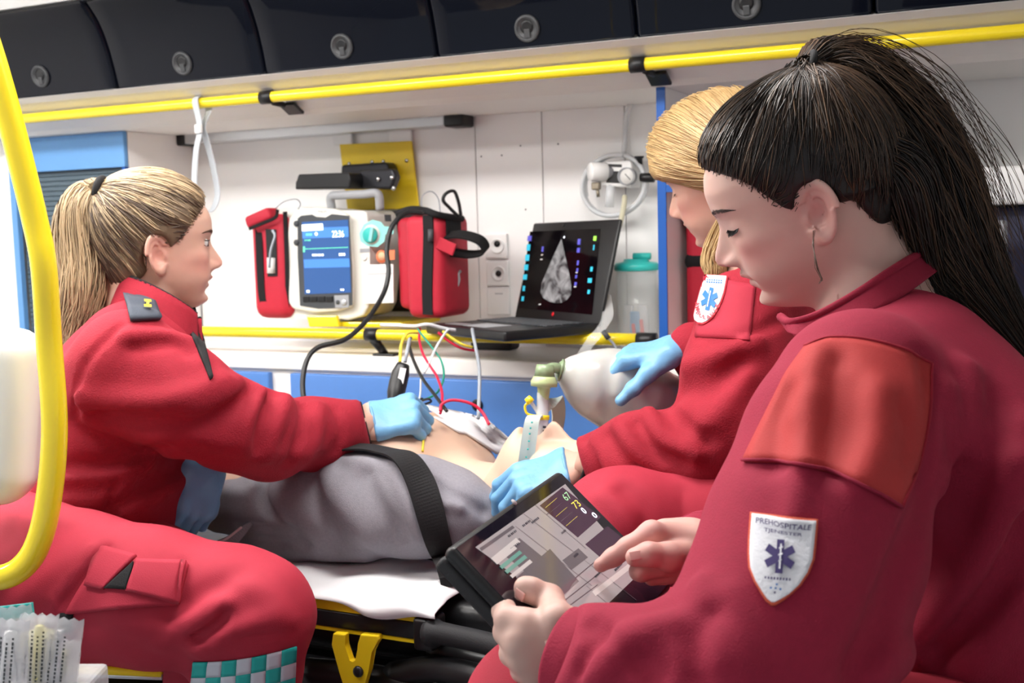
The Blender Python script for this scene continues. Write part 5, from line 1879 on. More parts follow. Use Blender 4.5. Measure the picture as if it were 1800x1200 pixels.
def star_poly(R_=1.0, w=.30):
    """six armed star of life outline as three bars (vertices, faces)"""
    v, f = [], []
    for k in range(3):
        a = math.pi / 2 + k * math.pi / 3
        d = np.array([math.cos(a), math.sin(a)])
        n = np.array([-d[1], d[0]])
        m = 5
        b0 = len(v)
        for i in range(m):
            t = -R_ + 2 * R_ * i / (m - 1)
            v += [d * t - n * w, d * t + n * w]
        for i in range(m - 1):
            x = b0 + 2 * i
            f.append((x, x + 1, x + 3, x + 2))
    return np.array(v), f


def collar(name, ring_lo, ring_hi, m, parent, thick=.004):
    """standing collar between two open pixel/depth curves"""
    lo, hi = catmull(ring_lo, 6), catmull(ring_hi, 6)
    nv_ = 6
    V = []
    for j in range(nv_):
        t = j / (nv_ - 1)
        V += list(lo * (1 - t) + hi * t)
    n = len(lo)
    Q = [(j * n + i, j * n + i + 1, (j + 1) * n + i + 1, (j + 1) * n + i) for j in range(nv_ - 1) for i in range(n - 1)]
    o = link(name, npmesh(name, V, np.array(Q)), m, parent)
    md_ = o.modifiers.new('t', 'SOLIDIFY')
    md_.thickness = thick
    md_.offset = 0
    return o


# ------------------------------------------------------------------ person reaching over (left)
pa = root('person', P(150, 1180, 1.75), 'seated person in red fleece with fair ponytail, gloved fist pressing on the manikin chest', 'person')
hA = Head(P(267, 424, 1.90), .889 * Rv + .02 * Uv + .457 * Fv, .03 * Rv + .993 * Uv - .10 * Fv, .985, closed=False, full=.005)
neckA = cone(hA.wp((-.028, 0, -.075))[0], P(250, 590, 1.87), .050, .060)
hvA = hA.mesh(neckA, .0022)
# reaching right hand: fist round the probe
handA = Hand(P(638, 746, 1.925), nrm(Rv * .95 + Uv * .22 + Fv * .15), nrm(-Fv * .72 + Uv * .66 - Rv * .1), True, 1.0, curl=((62, 70, 45), (66, 75, 45), (68, 75, 45), (66, 72, 40)), thumb=((.75, .45, -.5), (.85, -.05, -.6), (.8, -.4, -.5)), splay=1, fat=1.12)
handA2 = Hand(P(364, 815, 1.80), nrm(-Uv * .93 - Rv * .16 - Fv * .25), nrm(-Fv * .70 + Rv * .68), False, .92, curl=((22, 34, 26), (30, 42, 34), (36, 46, 40), (40, 50, 40)), thumb=((.75, .55, -.35), (.9, .25, -.25), (.95, 0.0, -.2)), splay=3, fat=1.08)
armA = [(P(222, 640, 1.655), .080), (P(310, 700, 1.655), .077), (P(405, 748, 1.70), .066), (P(470, 768, 1.76), .062), (P(560, 762, 1.86), .055), (P(648, 745, 1.92), .041)]
torA = uni([cone(P(165, 985, 1.80), P(195, 840, 1.81), .135, .118, nrm(Fv + .15 * Rv), 1.30), cone(P(195, 840, 1.81), P(238, 690, 1.83), .118, .112, nrm(Fv + .15 * Rv), 1.45), cone(P(238, 690, 1.83), P(252, 600, 1.85), .112, .070, nrm(Fv), 1.9), cone(P(60, 985, 1.70), P(160, 900, 1.74), .10, .11)], .05)
jA0 = uni([torA, chain(armA, .03), cone(P(262, 640, 2.02), P(318, 780, 2.02), .066, .052), cone(P(318, 780, 2.02), P(352, 812, 1.90), .048, .036)], .035)
jA = folds(jA0, [
    ([(212, 575), (172, 610), (146, 650), (135, 700), (131, 740)], -.006, .006),
    ([(150, 700), (200, 706), (270, 708), (340, 694), (395, 672)], .012, .017), ([(180, 732), (260, 742), (340, 742), (410, 715), (450, 690)], -.010, .017),
    ([(225, 590), (290, 588), (330, 598)], .010, .012), ([(235, 612), (300, 602), (332, 618)], -.009, .009),
    ([(462, 690), (440, 730), (425, 775)], .012, .014), ([(480, 690), (462, 740), (452, 790)], -.010, .011), ([(505, 700), (490, 745), (470, 800)], .010, .012),
    ([(535, 712), (530, 760), (505, 810)], -.010, .010), ([(560, 712), (560, 760), (540, 800)], .008, .012), ([(420, 670), (390, 700), (340, 720)], .008, .012),
    ([(350, 770), (420, 790), (500, 800), (560, 790)], .006, .016), ([(590, 720), (600, 760), (590, 790)], -.006, .010),
    ([(115, 822), (180, 818), (240, 800), (290, 790)], -.011, .011), ([(115, 840), (190, 838), (260, 815)], .009, .011), ([(330, 812), (270, 850), (200, 890)], -.008, .014),
    ([(325, 840), (280, 870), (220, 900)], .008, .014), ([(215, 790), (205, 840), (185, 900)], -.004, .006), ([(120, 880), (180, 880), (230, 860)], .007, .014), ([(110, 745), (140, 760), (220, 790)], -.010, .012)])
jA = wob(jA, .0022, 38, 5)
neck_cut = cone(hA.wp((-.028, 0, -.075))[0], P(252, 600, 1.86), .060, .058)
hem = plane(P(170, 985, 1.7), nrm(-Uv * .95 + Rv * .25))
jAc = inter(cut(inter(jA, hem, .012), neck_cut, .006), plane(handA.W((.004, 0, 0)), handA.x), .006)
jAm = blob('jacket', jAc, [q for q, r in armA] + [P(60, 985, 1.70), P(165, 985, 1.80), P(285, 625, 2.03), P(362, 825, 1.90), P(100, 800, 1.9), P(60, 900, 1.6)], .19, .0055, M['fleece'], pa)
core = uni([cone(P(175, 960, 1.80), P(245, 650, 1.84), .09, .085, Fv, 1.5), chain([(q, r * .62) for q, r in armA], .02), neckA], .03)
cv = nets(core, P(200, 800, 1.8) - .55, P(200, 800, 1.8) + .6, .02)
gv = handA.mesh(lambda p: handA.f(p) + .0024, .004)
gv2 = handA2.mesh(lambda p: handA2.f(p) + .0024, .004)
V, Q, T_ = merge([hvA, (cv[0], cv[1], None), (gv[0], gv[1], None), (gv2[0], gv2[1], None)])
bodyA = link('body', npmesh('body', V, Q, {'tint': T_}), M['skinA'], pa)


def glove(h, cutx, parent, sd):
    pl0 = plane(h.W((cutx, 0, 0)), -h.x)
    g = wob(inter(h.f, pl0, .003), .0007, 120, sd)
    v, q = h.mesh(g, .002)
    o = link('glove', npmesh('glove', v, q), M['glove'], parent)
    ring = [h.W((cutx + .003, .0295 * math.cos(a), .0225 * math.sin(a))) for a in np.linspace(0, 2 * math.pi, 17)]
    tube('glove_cuff', ring, .0024, M['glove'], o, n=3, seg=8)
    return o


glove(handA, .016, pa, 1)
glove(handA2, -.020, pa, 2)
# dark sleeve cuff
for h, cx, r1, r2, mm in ((handA, .003, .0375, .0345, 'blackcloth'),):
    ring = [h.W((cx, r1 * math.cos(a), r2 * math.sin(a))) for a in np.linspace(0, 2 * math.pi, 20)]
    tube('sleeve_cuff', ring, .0035, M[mm], jAm, n=3, seg=8)
# standing collar, front zip
nA = hA.wp((-.02, 0, -.11))[0]
lo_, hi_ = [], []
axn = nrm(hA.wp((-.02, 0, -.06))[0] - P(252, 610, 1.86) + Rv * .02)
n1 = nrm(Rv - axn * (Rv @ axn))
n2 = np.cross(axn, n1)
for a in np.linspace(.18, 2 * math.pi - .18, 16):
    d = n1 * math.cos(a) + n2 * math.sin(a)
    fr = math.cos(a)
    lo_.append(P(254, 600, 1.86) + n1 * .012 + d * .080 - axn * .01)
    hi_.append(P(254, 600, 1.86) + n1 * .018 + d * .066 + axn * (.075 - .030 * fr))
col_ = collar('collar', lo_, hi_, M['fleece'], jAm, .006)
tube('collar_binding', hi_, .0035, M['blackcloth'], col_, n=3, seg=6)
patch('front_zip', jAc, quadgrid([(320, 548), (340, 542), (374, 664), (369, 668)], 5, 20), M['blackcloth'], jAm, lift=.004, thick=.005)
# epaulette slide with rank bar
ep = patch('shoulder_slide', jAc, quadgrid([(218, 522), (268, 530), (280, 564), (229, 567)], 10, 8), M['navy'], jAm, lift=.008, thick=.006)
v2, f2_ = text2d('I')
bar = np.array([(0, 0), (10, 0), (10, 3.5), (0, 3.5), (3.2, 3.5), (6.8, 3.5), (6.8, 10.5), (3.2, 10.5), (0, 10.5), (10, 10.5), (10, 14), (0, 14)], float)
decal('rank_bar', jAc, bar, [(0, 1, 2, 3), (4, 5, 6, 7), (8, 9, 10, 11)], (249, 552), (1.15, .05), (-.05, -1.05), M['cordyel'], ep, .0125)
sp_ = trace(jAc, [(101, 628), (113, 636), (106, 650), (112, 642)])
patch('back_print', jAc, quadgrid([(104, 632), (113, 637), (108, 648), (102, 646)], 4, 4), M['cordyel'], jAm, lift=.002, thick=.0015)

# trousers
tA = [(P(20, 1010, 1.62), .122), (P(150, 1040, 1.54), .101), (P(280, 1052, 1.50), .087), (P(400, 1065, 1.48), .0745), (P(452, 1085, 1.47), .0685)]
legA = [(P(452, 1085, 1.47), .0685), (P(437, 1180, 1.50), .066), (P(425, 1330, 1.56), .057), (P(425, 1560, 1.66), .054)]
tA2 = [(P(60, 1000, 1.78), .12), (P(240, 1025, 1.70), .090), (P(375, 1050, 1.65), .072)]
legA2 = [(P(375, 1050, 1.65), .072), (P(365, 1260, 1.68), .06), (P(370, 1500, 1.72), .052)]
trA0 = uni([chain(tA, .03), chain(legA, .03), chain(tA2, .03), chain(legA2, .03)], .03)
trA = folds(trA0, [
    ([(182, 965), (150, 1010), (110, 1060)], -.010, .008), ([(165, 968), (130, 1015), (95, 1060)], .008, .010),
    ([(340, 1095), (375, 1075), (400, 1060)], .012, .012), ([(345, 1118), (385, 1095), (395, 1075)], -.012, .008), ([(350, 1140), (410, 1110), (480, 1085)], .008, .014),
    ([(300, 1080), (360, 1040), (420, 1010)], -.006, .014), ([(280, 1130), (330, 1100), (370, 1060)], .006, .012), ([(345, 1125), (420, 1120), (510, 1108)], -.004, .005),
    ([(320, 985), (310, 1060), (285, 1130)], -.0035, .005), ([(200, 1080), (260, 1100), (300, 1090)], .006, .02), ([(420, 1020), (470, 1050), (500, 1090)], .006, .018)])
trA = wob(trA, .0018, 40, 9)
trAm = blob('trousers', trA, [q for q, r in tA + legA + tA2 + legA2], .15, .0058, M['trouser'], pa)
# thigh pocket with open flap
pk = patch('thigh_pocket', trA, quadgrid([(165, 1012), (332, 992), (316, 1062), (120, 1078)], 20, 10), M['trouser'], trAm, lift=.008, thick=.010)
patch('pocket_flap', trA, quadgrid([(185, 968), (243, 984), (190, 1038), (160, 1030)], 12, 10), M['trouser'], trAm, lift=.013, thick=.005)
patch('pocket_flap', trA, quadgrid([(243, 990), (332, 992), (320, 1063), (226, 1040)], 14, 10), M['trouser'], trAm, lift=.012, thick=.004)
patch('pocket_gap', trA, quadgrid([(238, 994), (237, 1000), (227, 1038), (193, 1036)], 8, 8), M['blackcloth'], trAm, lift=.0125, thick=.004)
patch('black_tab', trA, quadgrid([(107, 1077), (130, 1078), (125, 1110), (102, 1110)], 6, 6), M['blackcloth'], trAm, lift=.004, thick=.003)
# chequered reflective band
ucol, vrow = 7, 3
for i in range(ucol):
    for j in range(vrow):
        def px(a, b):
            t = a / ucol
            return (340 + 180 * t - b * 1.5, 1162 - 8 * t - 20 * t * t + b * (27 - 0 * t) + 3 * math.sin(t * 3))
        patch('reflective_square', trA, quadgrid([px(i, j), px(i + .985, j), px(i + .985, j + .985), px(i, j + .985)], 5, 5), M['checkt'] if (i + j) % 2 == 0 else M['checkw'], trAm, lift=.003, thick=.002)
for q, s_ in ((P(425, 1560, 1.66), 0), (P(370, 1500, 1.72), 1)):
    c = np.array([q[0], q[1], ZFL + .045])
    chn = uni([cone(c + [-.02, 0, 0], c + [.16, 0, -.008], .044, .034), cone(c, [c[0], c[1], q[2]], .05, .05)], .02)
    blob('boot', inter(chn, plane((0, 0, ZFL + .002), -Z_), .004), [c, c + [.16, 0, 0], c + [0, 0, .1]], .07, .008, M['blackm'], pa)

# face details
for sd in (-1, 1):
    hA.brows(bodyA, M['brow'], sd)
    hA.lashes(bodyA, M['lash'], sd, z0=.0032, ln=.007, down=-.15)
    hA.lashes(bodyA, M['lash'], sd, z0=-.0045, ln=.004, down=.4, n=20)
    c = hA.wp((.0756, sd * .0310, -.0005))[0]
    bm = bmesh.new()
    bmesh.ops.create_uvsphere(bm, u_segments=20, v_segments=14, radius=.0118 * hA.s)
    for v_ in bm.verts:
        v_.co += Vector(c)
    from_bm('eye', bm, M['eyew'], bodyA, True)
    lathe('iris', hA.wp((.0756 + .0110, sd * .0310, -.0005))[0], hA.x, [(.0055, -.001), (.0055, .0004), (.003, .0012)], M['iris'], bodyA, seg=16)

# hair
hzA = [-.09, -.075, -.055, -.035, -.015, .005, .02, .035, .05, .065, .08, .14]
hxA = [-.055, -.040, -.022, -.012, .012, .034, .044, .056, .070, .083, .12, .14]
fA = cap_hair(hA, hzA, hxA, lambda q: .008 + .002 * np.clip((q[:, 2] - .03) / .08, 0, 1))
c8 = hA.wp([(-.13, -.1, -.11), (.13, .1, .16), (-.13, .1, .16), (.13, -.1, -.11), (-.13, .1, -.11), (.13, .1, -.11), (-.13, -.1, .16), (.13, -.1, .16)])
v_, q_ = nets(fA, c8.min(0), c8.max(0), .003)
hair = link('hair', npmesh('hair', v_, q_), M['capblonde'], pa)
tieA = hA.wp((-.088, 0, .082))[0]
stt = np.concatenate([sampl(fA, hA, 2400), edge_starts(hA, hzA, hxA, 700)])
lcl = hA.loc(stt)
thA = np.arctan2(lcl[:, 2] - .078, lcl[:, 0] + .09)
dk = np.clip(.45 * rng.beta(.6, .8, len(stt)) + .35 + .45 * np.sin(thA * 21 + lcl[:, 1] * 30) + .30 * (lcl[:, 2] < .045) - .45 * (lcl[:, 2] > .088), 0, 1)
combed('combed_hair', fA, stt, tieA + rng.normal(0, .0045, (len(stt), 3)), M['hairblonde'], hair, r=.0010, tint=dk, lift=(.0, .004))
tail('ponytail', [tieA, P(166, 338, 1.86), P(142, 370, 1.85), P(140, 440, 1.85), P(138, 510, 1.84), P(126, 570, 1.83), P(108, 630, 1.80)], [.015, .024, .034, .040, .040, .030, .014], 1500, M['hairblonde'], hair, r=.0012, wave=.005, tint=np.clip(rng.beta(.6, 2.0, 1500), 0, 1))
rg = [tieA + Rv * .006 + (nrm(Uv * .95 + Rv * .2) * math.cos(a) + Fv * math.sin(a)) * .0195 for a in np.linspace(0, 2 * math.pi, 14)]
tube('hair_tie', rg, .0062, M['blackcloth'], hair, n=3, seg=8)
ws = []
for _ in range(90):
    a0 = hA.wp((rng.uniform(-.06, .01), .072, rng.uniform(-.06, -.01)))[0]
    ws.append(np.stack([a0, a0 - Uv * .03 + rng.normal(0, .006, 3), a0 - Uv * .07 + Rv * rng.uniform(-.02, .02) + rng.normal(0, .01, 3) - Fv * .004]))
strands('loose_hair', np.stack(ws), .0005, M['hairblonde'], hair, np.full(90, .25))

# ------------------------------------------------------------------ person squeezing the bag (middle)
pb = root('person', P(1330, 1150, 1.75), 'seated person in red fleece with golden hair squeezing the resuscitation bag', 'person')
hB = Head(P(1276, 298, 1.85), -.804 * Rv - .281 * Uv + .525 * Fv, -.384 * Rv + .918 * Uv - .097 * Fv, 1.0, closed=True, full=.004)
neckB = cone(hB.wp((-.028, 0, -.075))[0], P(1345, 520, 1.80), .050, .062)
hvB = hB.mesh(neckB, .0022)
handB = Hand(P(1012, 820, 1.70), nrm(-Rv * .93 - Uv * .30 + Fv * .10), nrm(-Fv * .55 + Uv * .80), False, 1.0, curl=((28, 34, 24), (34, 38, 28), (38, 40, 30), (40, 40, 30)), thumb=((.8, .35, -.5), (.9, .15, -.5), (.95, -.05, -.4)), splay=5, fat=1.08)
handB2 = Hand(P(1196, 612, 1.80), nrm(-Rv * .93 - Uv * .16 + Fv * .25), nrm(-Fv * .25 + Uv * .95 - Rv * .05), True, 1.0, curl=((40, 45, 30), (42, 48, 30), (44, 48, 30), (46, 46, 30)), thumb=((.80, .62, -.30), (.80, .50, -.50), (.85, .30, -.55)), splay=5, fat=1.08)
armB = [(P(1308, 560, 1.66), .074), (P(1300, 660, 1.62), .078), (P(1288, 745, 1.60), .078), (P(1240, 790, 1.60), .070), (P(1140, 796, 1.63), .059), (P(1035, 815, 1.685), .041)]
torB = uni([cone(P(1420, 960, 1.80), P(1370, 700, 1.80), .125, .125, Fv, 1.35), cone(P(1370, 700, 1.80), P(1350, 560, 1.80), .125, .075, Fv, 1.9)], .05)
jB0 = uni([torB, chain(armB, .025), chain([(P(1330, 590, 1.95), .07), (P(1270, 660, 1.90), .06), (P(1215, 612, 1.80), .040)], .03)], .030)
jB = folds(jB0, [
    ([(1225, 590), (1300, 592), (1380, 560)], -.006, .008), ([(1210, 640), (1260, 625), (1330, 600)], .010, .014), ([(1195, 690), (1250, 680), (1300, 640)], -.010, .016),
    ([(1160, 700), (1190, 740), (1240, 770)], -.012, .012), ([(1140, 722), (1165, 770), (1220, 800)], .010, .012), ([(1120, 745), (1150, 790), (1200, 815)], -.010, .010),
    ([(1085, 745), (1120, 790), (1160, 830)], .009, .011), ([(1065, 765), (1095, 805), (1140, 840)], -.009, .009), ([(1040, 775), (1065, 815), (1090, 845)], .007, .010), ([(1030, 770), (1050, 800), (1060, 840)], -.005, .008),
    ([(1225, 760), (1270, 720), (1310, 660)], .010, .018)])
jB = wob(jB, .0022, 40, 11)
jBc = cut(jB, cone(hB.wp((-.028, 0, -.075))[0], P(1345, 525, 1.80), .060, .058), .006)
jBc = inter(jBc, plane(P(1026, 816, 1.69), handB.x), .006)
jBm = blob('jacket', jBc, [q for q, r in armB] + [P(1420, 960, 1.80), P(1350, 560, 1.80), P(1330, 590, 1.95), P(1215, 612, 1.80)], .20, .0055, M['fleece'], pb)
core = uni([cone(P(1420, 950, 1.80), P(1350, 600, 1.80), .09, .085, Fv, 1.5), chain([(q, r * .62) for q, r in armB], .02), neckB], .03)
cv = nets(core, P(1300, 750, 1.75) - .5, P(1300, 750, 1.75) + .5, .02)
gv = handB.mesh(lambda p: handB.f(p) + .0024, .004)
gv2 = handB2.mesh(lambda p: handB2.f(p) + .0024, .004)
V, Q, T_ = merge([hvB, (cv[0], cv[1], None), (gv[0], gv[1], None), (gv2[0], gv2[1], None)])
bodyB = link('body', npmesh('body', V, Q, {'tint': T_}), M['skinB'], pb)
glove(handB, .010, pb, 3)
glove(handB2, -.022, pb, 4)
ring = [P(1027, 816, 1.688) + (nrm(Uv * .9 + Rv * .3) * math.cos(a) + Fv * math.sin(a)) * .0385 for a in np.linspace(0, 2 * math.pi, 20)]
tube('sleeve_cuff', ring, .0032, M['blackcloth'], jBm, n=3, seg=8)
axn = nrm(hB.wp((-.025, 0, -.06))[0] - P(1352, 540, 1.80))
n1 = nrm(-Rv - axn * (-Rv @ axn))
n2 = np.cross(axn, n1)
lo_, hi_ = [], []
for a in np.linspace(.2, 2 * math.pi - .2, 16):
    d = n1 * math.cos(a) + n2 * math.sin(a)
    lo_.append(P(1345, 535, 1.80) + d * .078)
    hi_.append(P(1345, 535, 1.80) + d * .066 + axn * (.058 - .015 * math.cos(a)))
collar('collar', lo_, hi_, M['fleece'], jBm, .006)
# sleeve panel and badge
patch('badge_panel', jBc, quadgrid([(1238, 486), (1328, 502), (1318, 598), (1222, 592)], 16, 14), M['trouser'], jBm, lift=.002, thick=.002)
rows = [(1244, 487, 1279, 489.5), (1240, 500, 1277, 502), (1235.5, 515, 1274, 517), (1231.5, 530, 1269, 532), (1227.5, 545, 1261, 548), (1225, 556, 1254, 560), (1226, 564, 1246, 567), (1231, 569, 1238, 570)]
rows2 = [((a - 2), (b - 2), (c + 2), (d - 1.5 if i == 0 else d)) for i, (a, b, c, d) in enumerate(rows)]
rows2[-1] = (1230, 571.5, 1239, 572.5)
be = patch('badge_border', jBc, shield(jBc, rows2, 12), M['badgered'], jBm, lift=.0040, thick=.002)
bd = patch('ambulance_badge', jBc, shield(jBc, rows, 12), M['badge2'], jBm, lift=.0052, thick=.002)
sv, sf = star_poly(1.0, .26)
decal('star_of_life', jBc, sv, sf, (1252, 529), (13, 3), (4.0, -19.5), M['badgeblue'], bd, .0064)
stf = np.array([(-.06, -.7), (.06, -.7), (.06, .7), (-.06, .7)])
decal('staff', jBc, stf, [(0, 1, 2, 3)], (1252, 529), (13, 3), (4.0, -19.5), M['badge2'], bd, .0072)
for i, ch in enumerate('AMBULANSE'):
    v2, f2_ = text2d(ch, .03)
    a = math.radians(198 + i * 16.5)
    cx, cy = 1246 + 20.5 * math.cos(a) + 3.0, 541 - 22 * math.sin(a)
    cx, cy = np.interp(i, range(9), [1229, 1228.5, 1230, 1234.5, 1240, 1246, 1252, 1257.5, 1261.5]), np.interp(i, range(9), [537, 545, 553, 559.5, 562.5, 561.5, 557, 550, 541.5])
    ta = math.radians(np.interp(i, range(9), [80, 72, 55, 28, 3, -22, -42, -58, -66]))
    s_ = 9.5
    cx += 4.5
    vv = (v2 - [v2[:, 0].max() / 2, .35])
    decal('badge_letter', jBc, vv, f2_, (cx, cy), (s_ * math.cos(ta), s_ * math.sin(ta)), (s_ * math.sin(ta), -s_ * math.cos(ta)), M['badgered'], bd, .0072)
bars = np.array([(x + dx, y + dy) for y in (0, 1.4) for x in range(0, 26, 4) for dx, dy in ((0, 0), (2.8, 0), (2.8, .8), (0, .8))], float)
bf = [tuple(range(i * 4, i * 4 + 4)) for i in range(len(bars) // 4)]
decal('badge_print', jBc, bars, bf, (1247, 501), (.95, .06), (.2, -2.6), M['badgeblue'], bd, .0062)
# thigh
tB = [(P(1420, 935, 1.70), .11), (P(1250, 925, 1.60), .090), (P(1085, 925, 1.56), .076)]
legB = [(P(1085, 925, 1.56), .076), (P(1075, 1150, 1.62), .062), (P(1090, 1500, 1.72), .055)]
tB2 = [(P(1440, 930, 1.95), .11), (P(1290, 930, 1.95), .085), (P(1150, 940, 1.95), .075)]
trB = folds(uni([chain(tB, .03), chain(legB, .03), chain(tB2, .03)], .03), [([(1100, 860), (1130, 890), (1140, 930)], -.008, .012), ([(1060, 870), (1090, 900), (1110, 940)], .006, .012), ([(1200, 858), (1202, 890), (1205, 940)], -.003, .005)])
trBm = blob('trousers', wob(trB, .0016, 40, 13), [q for q, r in tB + legB + tB2], .14, .0065, M['trouser'], pb)
for c in (np.array([P(1090, 1500, 1.72)[0], P(1090, 1500, 1.72)[1], ZFL + .045]),):
    chn = uni([cone(c + [.02, 0, 0], c + [-.16, 0, -.008], .044, .034), cone(c, [c[0], c[1], P(1090, 1500, 1.72)[2]], .05, .05)], .02)
    blob('boot', inter(chn, plane((0, 0, ZFL + .002), -Z_), .004), [c, c + [-.16, 0, 0], c + [0, 0, .1]], .07, .008, M['blackm'], pb)
for sd in (-1, 1):
    hB.brows(bodyB, M['brow'], sd)
    hB.lashes(bodyB, M['lash'], sd, ln=.008, down=.55)
# hair: swept fringe, tied low
hzB = [-.09, -.07, -.05, -.03, -.01, .005, .02, .03, .045, .06, .08, .15]
hxB = [-.03, -.02, -.005, .005, .030, .050, .075, .12, .13, .13, .14, .15]
fBh = cap_hair(hB, hzB, hxB, lambda q: .013 + .005 * np.clip((q[:, 2] - .0) / .10, 0, 1) + .008 * np.clip(q[:, 0] / .09, 0, 1), lim=-.075, ear=False)
c8 = hB.wp([(a, b, c) for a in (-.14, .14) for b in (-.11, .11) for c in (-.11, .17)])
v_, q_ = nets(fBh, c8.min(0), c8.max(0), .003)
hairB = link('hair', npmesh('hair', v_, q_), M['capgold'], pb)
stt = sampl(fBh, hB, 2400, box_=((-.14, .15), (-.12, .12), (-.09, .17)))
lc = hB.loc(stt)
ends = lc.copy()
sgn = np.where(lc[:, 1] > -.02, 1, -1)
ends[:, 0] = lc[:, 0] * .2 - .075
ends[:, 1] = sgn * (.075 + 0 * lc[:, 1])
ends[:, 2] = lc[:, 2] * .35 - .045
combed('combed_hair', fBh, stt, hB.wp(ends), M['hairblonde2'], hairB, r=.0010, tint=np.clip(rng.beta(.6, 1.6, len(stt)), 0, 1), lift=(.0, .004))
tail('hair_lock', [hB.wp((-.055, .055, -.03))[0], P(1262, 440, 1.80), P(1258, 480, 1.80), P(1250, 510, 1.82)], [.022, .022, .016, .006], 420, M['hairblonde2'], hairB, r=.0010, wave=.003, tint=np.clip(rng.beta(.6, 2, 420), 0, 1))

# ------------------------------------------------------------------ person with the tablet (right)
pc = root('person', P(1620, 1500, 1.25), 'person in crimson work sweatshirt with dark ponytail pointing at a tablet', 'person')
hC = Head(P(1410, 329, 1.27), -.871 * Rv - .41 * Uv + .272 * Fv, -.459 * Rv + .876 * Uv - .147 * Fv, 1.02, closed=True, full=.006)
neckC = cone(hC.wp((-.030, 0, -.070))[0], P(1545, 560, 1.27), .052, .066)
hvC = hC.mesh(neckC, .0018)
# upper body
armC = [(P(1512, 690, 1.075), .077), (P(1478, 790, 1.035), .082), (P(1430, 950, .985), .090), (P(1372, 1110, .945), .088), (P(1340, 1190, .925), .080)]
foreC = [(P(1345, 1205, .925), .080), (P(1240, 1210, .91), .061), (P(1130, 1196, .93), .053), (P(1050, 1172, .957), .045), (P(985, 1148, .975), .040)]
torC = uni([cone(P(1730, 1320, 1.28), P(1660, 960, 1.26), .150, .145, Fv, 1.35), cone(P(1660, 960, 1.26), P(1600, 760, 1.26), .145, .125, Fv, 1.5), cone(P(1600, 760, 1.26), P(1560, 620, 1.27), .120, .070, Fv, 2.1)], .06)
armC2 = [(P(1440, 760, 1.43), .075), (P(1390, 930, 1.36), .066), (P(1330, 985, 1.28), .058), (P(1245, 972, 1.18), .044)]
jC0 = uni([uni([torC, cone(P(1512, 690, 1.075), P(1580, 690, 1.2), .074, .09)], .04), uni([chain(armC, .03), chain(foreC, .03)], .03), chain(armC2, .03)], .012)
jC = folds(jC0, [
    ([(1440, 620), (1420, 680), (1400, 740)], .006, .012), ([(1395, 690), (1370, 760), (1362, 815)], -.008, .012), ([(1430, 700), (1425, 760), (1420, 815)], .007, .010), ([(1470, 640), (1455, 720), (1440, 810)], -.007, .012),
    ([(1545, 690), (1540, 770), (1510, 845)], .008, .012), ([(1495, 680), (1490, 760), (1480, 830)], -.005, .014), ([(1580, 720), (1600, 760), (1590, 800)], -.006, .010),
    ([(1410, 830), (1400, 880), (1395, 910)], .006, .010),
    ([(1632, 640), (1640, 720), (1632, 820), (1620, 900), (1560, 1060), (1510, 1180)], -.022, .012),
    ([(1700, 650), (1720, 720), (1715, 800)], .008, .014), ([(1668, 690), (1672, 780), (1655, 850)], .007, .012), ([(1760, 700), (1720, 800), (1680, 900)], -.009, .018),
    ([(1795, 820), (1740, 960), (1620, 1120), (1540, 1180)], .016, .014), ([(1798, 920), (1750, 1030), (1650, 1140)], -.016, .016), ([(1790, 1060), (1720, 1140), (1660, 1200)], .010, .02),
    ([(1150, 1180), (1120, 1150), (1060, 1115), (1040, 1100)], -.008, .010), ([(1080, 1120), (1120, 1110), (1180, 1095)], .008, .010), ([(1050, 1190), (1080, 1150), (1130, 1120)], .010, .012), ([(1020, 1180), (1040, 1140), (1060, 1115)], -.007, .007),
    ([(1250, 1085), (1230, 1130), (1230, 1190)], -.008, .012), ([(1280, 1050), (1300, 1110), (1310, 1190)], .006, .014), ([(1235, 1030), (1240, 1080), (1260, 1160)], .008, .012)])
jC = wob(jC, .0016, 40, 17)
cuffcut = plane(P(998, 1130, .94), nrm(-Rv * .96 + Uv * .25))
jCc = cut(jC, cone(hC.wp((-.030, 0, -.070))[0], P(1545, 570, 1.27), .062, .060), .006)
jCc = inter(jCc, plane(P(985, 1130, .985), nrm(-Rv * .92 + Uv * .38)), .006)
jCm = blob('sweatshirt', jCc, [q for q, r in armC + foreC + armC2] + [P(1730, 1320, 1.28), P(1560, 620, 1.27), P(1800, 900, 1.4), P(1660, 960, 1.1)], .20, .0050, M['sweat'], pc)
ring = lambda c, n_, r_, sq: [c + (nrm(Uv * .92 + Rv * .3 * 1) * math.cos(a) * r_ + Fv * math.sin(a) * r_ * sq) for a in np.linspace(0, 2 * math.pi, 22)]

# hands
def joints(lst):
    return [(P(x, y, d), r) for x, y, d, r in lst]


